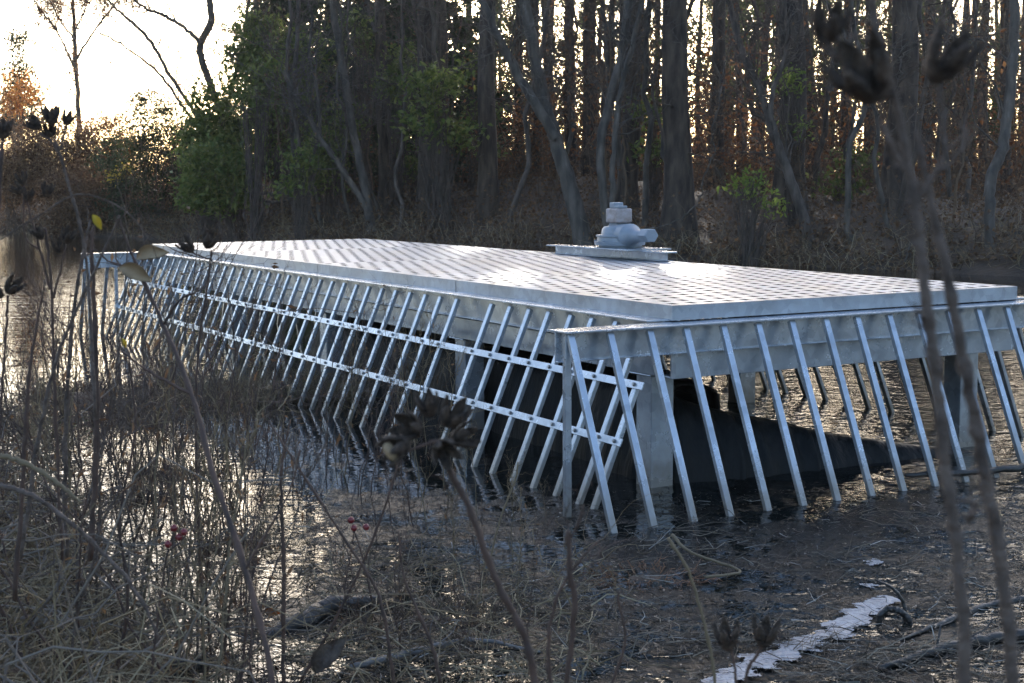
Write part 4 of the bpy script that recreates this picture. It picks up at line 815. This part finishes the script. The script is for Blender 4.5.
# curled tan leaf and yellow leaf on twigs
def curl_leaf(px, py, y, ln, label, mt, name='dry_leaf', tiltx=0, stemto=None):
    c = at(px, py, y); t = empty(name, c); V = []; n, k = 11, 7
    for i in range(n):
        s = i/(n-1); w = .36*ln*math.sin(math.pi*min(1, s*1.02))**.8
        for j in range(k):
            f = j/(k-1)*2-1; V.append(((s-.5)*ln, w*f*math.cos(f*.9), .28*ln*f*f*math.sin(s*3.1) + .12*ln*math.sin(s*5) + .02*ln*rng.normal()))
    V = np.array(V); V2 = V - np.array([0, 0, .001])
    mb = MB(); F = [(i*k+j, (i+1)*k+j, (i+1)*k+j+1, i*k+j+1) for i in range(n-1) for j in range(k-1)]
    mb.add(V, F); mb.add(V2, [f[::-1] for f in F]); o = mb.build('blade', mt, t, smooth=True); o.rotation_euler = (R(70), R(tiltx), 0)
    if stemto:
        P = spline([np.zeros(3), (at(*stemto, y)-c)*.5+np.array([0, 0, .01]), at(*stemto, y)-c], 10); m2 = MB(); m2.tubes(P, np.full(10, .0016), 5); m2.build('stalk', M_STALK, t)
    return tag(t, label, 'leaf')
curl_leaf(135, 274, 3.1, .075, 'curled brown dead leaf hanging before the white water', M_PODT, tiltx=20, stemto=(150, 300))
curl_leaf(152, 255, 3.1, .07, 'narrow tan dead leaf above the curled brown one', M_PODT, tiltx=-14, stemto=(138, 268))
curl_leaf(330, 655, 2.9, .10, 'large crumpled brown leaf caught in the twigs at bottom', M_LEAFB, tiltx=-50, stemto=(345, 620))
curl_leaf(97, 222, 3.0, .036, 'small bright yellow leaf on a twig at upper left', M_YELLOW, tiltx=60, stemto=(90, 260))
curl_leaf(124, 343, 4.0, .03, 'tiny yellow green leaf near the dark mud tussock', M_YELLOW, tiltx=70, stemto=(126, 372))
curl_leaf(272, 612, 4.9, .06, 'orange leaf lying on the shallow water behind the red stalk', M_ORANGE, tiltx=10)
t_, org = weed('berry_twig', [([(150,683),(160,600),(168,550),(176,528)], [3,2.5,2,1.5], [3.3]*4), ([(168,552),(182,540),(186,532)], [2,1.5,1.5], [3.3]*3)], 3.3, 'twig bearing a few dark red berries over the bright shallows', M_STALK)
for px, py in ((174,528),(184,532),(168,544),(179,537)):
    mb = MB(); lathe(mb, [(.0001, -1), (.7, -.7), (1, 0), (.7, .7), (.0001, 1)], 10); o = mb.build('berry', M_BERRY, t_, smooth=True); o.location = Vector(at(px, py, 3.3)-org); o.scale = (.009,)*3
t_, org = weed('berry_twig', [([(372,600),(362,555),(352,525)], [2.5,2,1.5], [4]*3)], 4, 'twig with dark red berries over the scum left of centre', M_STALK)
for px, py in ((351,520),(354,528),(366,527)):
    mb = MB(); lathe(mb, [(.0001, -1), (.7, -.7), (1, 0), (.7, .7), (.0001, 1)], 10); o = mb.build('berry', M_BERRY, t_, smooth=True); o.location = Vector(at(px, py, 4)-org); o.scale = (.010,)*3
# other traced stems
tr = [([(283,700),(284,600),(282,520),(281,470),(290,420)], [5,5,4,3,2], 3.6, M_STALK, 'upright dark stem in the shallows right of the slanting red stalk'),
 ([(90,560),(96,450),(95,330),(92,240),(96,225)], [7,7,6,4,2], 3.4, M_STALK, 'thick upright dark stem left of the tan dead leaf'),
 ([(66,560),(65,480),(67,400),(75,300),(90,220)], [6,6,5,4,2], 3.8, M_STALKG, 'grey upright stem beside the green grass tuft'),
 ([(20,560),(40,430),(60,350),(100,260),(120,215)], [5,5,4,3,2], 3.2, M_STALKG, 'pale grey stem slanting right across the left side'),
 ([(15,600),(24,460),(30,370),(45,280)], [6,5,4,2], 3.0, M_STALK, 'dark stem rising from the straw at the left edge'),
 ([(205,690),(200,560),(196,450),(198,350),(210,270)], [4,4,3,3,2], 4.2, M_STALK, 'thin dark stem in front of the far end of the side rack'),
 ([(395,690),(380,600),(345,540),(300,470),(268,420)], [4,4,3,3,2], 3.4, M_STALK, 'dark branch slanting left over the scum at centre left'),
 ([(300,683),(345,600),(380,520),(405,440)], [4,3,3,2], 3.8, M_STALK, 'dark stem slanting right below the side rack'),
 ([(0,485),(40,500),(90,540),(135,590),(160,640)], [7,6,5,5,3], 2.8, M_STALKG, 'pale broken cane slanting down over the straw bank'),
 ([(0,455),(30,465),(60,485),(82,503)], [6,6,5,3], 2.9, M_STRAW, 'tan cane lying over the straw at left'),
 ([(0,240),(40,215),(75,195),(105,200),(130,215),(150,240)], [1.4,1.6,1.7,1.6,1.4,1], 3.0, M_STALKG, 'thin tan stem arching over beneath the skyline pods'),
 ([(115,683),(128,600),(120,520),(135,430),(128,350)], [4,4,3,3,2], 3.7, M_STALK, 'wavy dark stem beside the berry twig'),
 ([(440,683),(430,640),(405,580),(398,530)], [5,4,3,2], 3.0, M_STALK, 'short dark stem at bottom centre left'),
 ([(500,430),(520,500),(560,430),(612,460)][:0]+[(490,560),(500,520),(515,480),(518,462)], [2,2,2,1.5], 4.6, M_STRAW, 'thin pale stem by the feet of the side rack'),
 ([(610,690),(625,640),(618,600),(622,590)], [4,3,3,2], 2.6, M_STALK, 'short dark stem beside the straw stem')]
for pl, ws, y, mt, lab in tr:
    weed('dead_weed', [(pl, ws, None)], y, lab, mt, twigs=4 if mt is M_STALK else 2, tw=.16)

# copied dead weeds
def weed_mesh(seed, h, mt):
    global rng
    rng = np.random.default_rng(seed); mb = MB(); n = 12
    P = wob(n, .013*h); P[:, 2] = np.linspace(-.05, h, n); mb.tubes(P, np.linspace(.0045, .0013, n), 6)
    for q in fine_twigs(mb, P, 11, h*.38, .0019, up=.7):
        for q2 in fine_twigs(mb, q, 4, h*.14, .0012): pass
    lf = MB(); A = P[4:]; nl = 10; C = A[rng.integers(0, len(A), nl)] + rng.normal(0, .05, (nl, 3)); lf.leaves(C, rng.normal(0, 1, (nl, 3)) + np.array([0, 0, -1]), rng.normal(0, 1, (nl, 3)), rng.uniform(.02, .05, nl), rng.uniform(.006, .013, nl), fold=.4)
    return smooth(mb.mesh('stem', mt)), lf.mesh('withered_leaves', M_BROWNLEAF)
WEEDS = [weed_mesh(400+k, h, mt) for k, (h, mt) in enumerate([(.9, M_STALK), (1.2, M_STALK), (.7, M_STALKG), (1.0, M_STALK), (.55, M_STALK), (1.1, M_STALKG), (.8, M_STRAW), (1.0, M_STRAW)])]
rng = np.random.default_rng(21)
def scatter(n, pxr, yr, scr, label, group):
    for k in range(n):
        px = rng.uniform(*pxr); y = rng.uniform(*yr); x = at(px, 400, y)[0]; z = float(ground(x, y))
        place('dead_weed', WEEDS[rng.integers(0, 8)], (x, y, max(z, -.08)), rng.uniform(*scr), rng.uniform(0, 6.28), label, 'dead weed', group, lean=(rng.normal(0, .16), rng.normal(0, .16)), parts=('stem', 'withered_leaves'))
scatter(135, (-10, 250), (3.4, 8.8), (.7, 1.2), 'dead twiggy weed standing on the near left bank', 'dead weeds on the left bank')
scatter(85, (110, 440), (6.6, 10.6), (.5, 1.05), 'dead twiggy weed standing at the foot of the side rack', 'dead weeds by the side rack')
scatter(42, (200, 560), (4.4, 6.8), (.35, .75), 'dead twiggy weed poking from the near scum', 'dead weeds in the near scum')
scatter(10, (560, 1010), (4.7, 6.0), (.2, .4), 'tiny dead twig poking from the scum before the front rack', 'twigs in the scum before the front rack')

# ------------------------------------------------------------------ haze
mb = MB(); mb.box((-245, -28, -1.9), (245, 128, 24)); m = bpy.data.materials.new('haze'); m.use_nodes = True; nt = m.node_tree
nt.nodes.remove(nt.nodes['Principled BSDF']); pv = nt.nodes.new('ShaderNodeVolumePrincipled'); pv.inputs['Color'].default_value = (.95, .93, .90, 1); pv.inputs['Density'].default_value = .0003; pv.inputs['Anisotropy'].default_value = .55
nt.links.new(pv.outputs[0], nt.nodes['Material Output'].inputs['Volume'])
tag(mb.build('haze', m), 'faint backlit haze in the air', 'haze', kind='stuff')
# ------------------------------------------------------------------ light
SUN_AZ, SUN_EL = 4.5, 15.0
w = bpy.data.worlds.new('World'); SC.world = w; w.use_nodes = True
nt = w.node_tree; bg = nt.nodes['Background']; sky = nt.nodes.new('ShaderNodeTexSky'); sky.sky_type = 'NISHITA'; sky.sun_disc = False
sky.sun_elevation = R(SUN_EL); sky.sun_rotation = R(SUN_AZ); sky.dust_density = 3.0; sky.ozone_density = 2.0; sky.air_density = 1.0; sky.altitude = 50
tint = nt.nodes.new('ShaderNodeMixRGB'); tint.blend_type = 'MULTIPLY'; tint.inputs[0].default_value = 1; tint.inputs[2].default_value = (.985, .985, 1.02, 1)
nt.links.new(sky.outputs[0], tint.inputs[1]); nt.links.new(tint.outputs[0], bg.inputs[0]); bg.inputs[1].default_value = .15
sd = bpy.data.lights.new('sun', 'SUN'); sd.energy = 2.0; sd.angle = R(.5); sd.color = (1, .93, .84)
so = bpy.data.objects.new('sun', sd); COL.objects.link(so)
dirv = Vector((math.sin(R(SUN_AZ))*math.cos(R(SUN_EL)), math.cos(R(SUN_AZ))*math.cos(R(SUN_EL)), math.sin(R(SUN_EL))))
so.rotation_mode = 'QUATERNION'; so.rotation_quaternion = dirv.to_track_quat('Z', 'Y')
vs = SC.view_settings; vs.view_transform = 'Standard'; vs.look = 'None'; vs.exposure = 2.0; vs.gamma = 1
SC.render.engine = 'CYCLES'
try:
    SC.cycles.use_denoising = True; SC.cycles.max_bounces = 6; SC.cycles.transparent_max_bounces = 8; SC.cycles.sample_clamp_indirect = 6
except Exception: pass
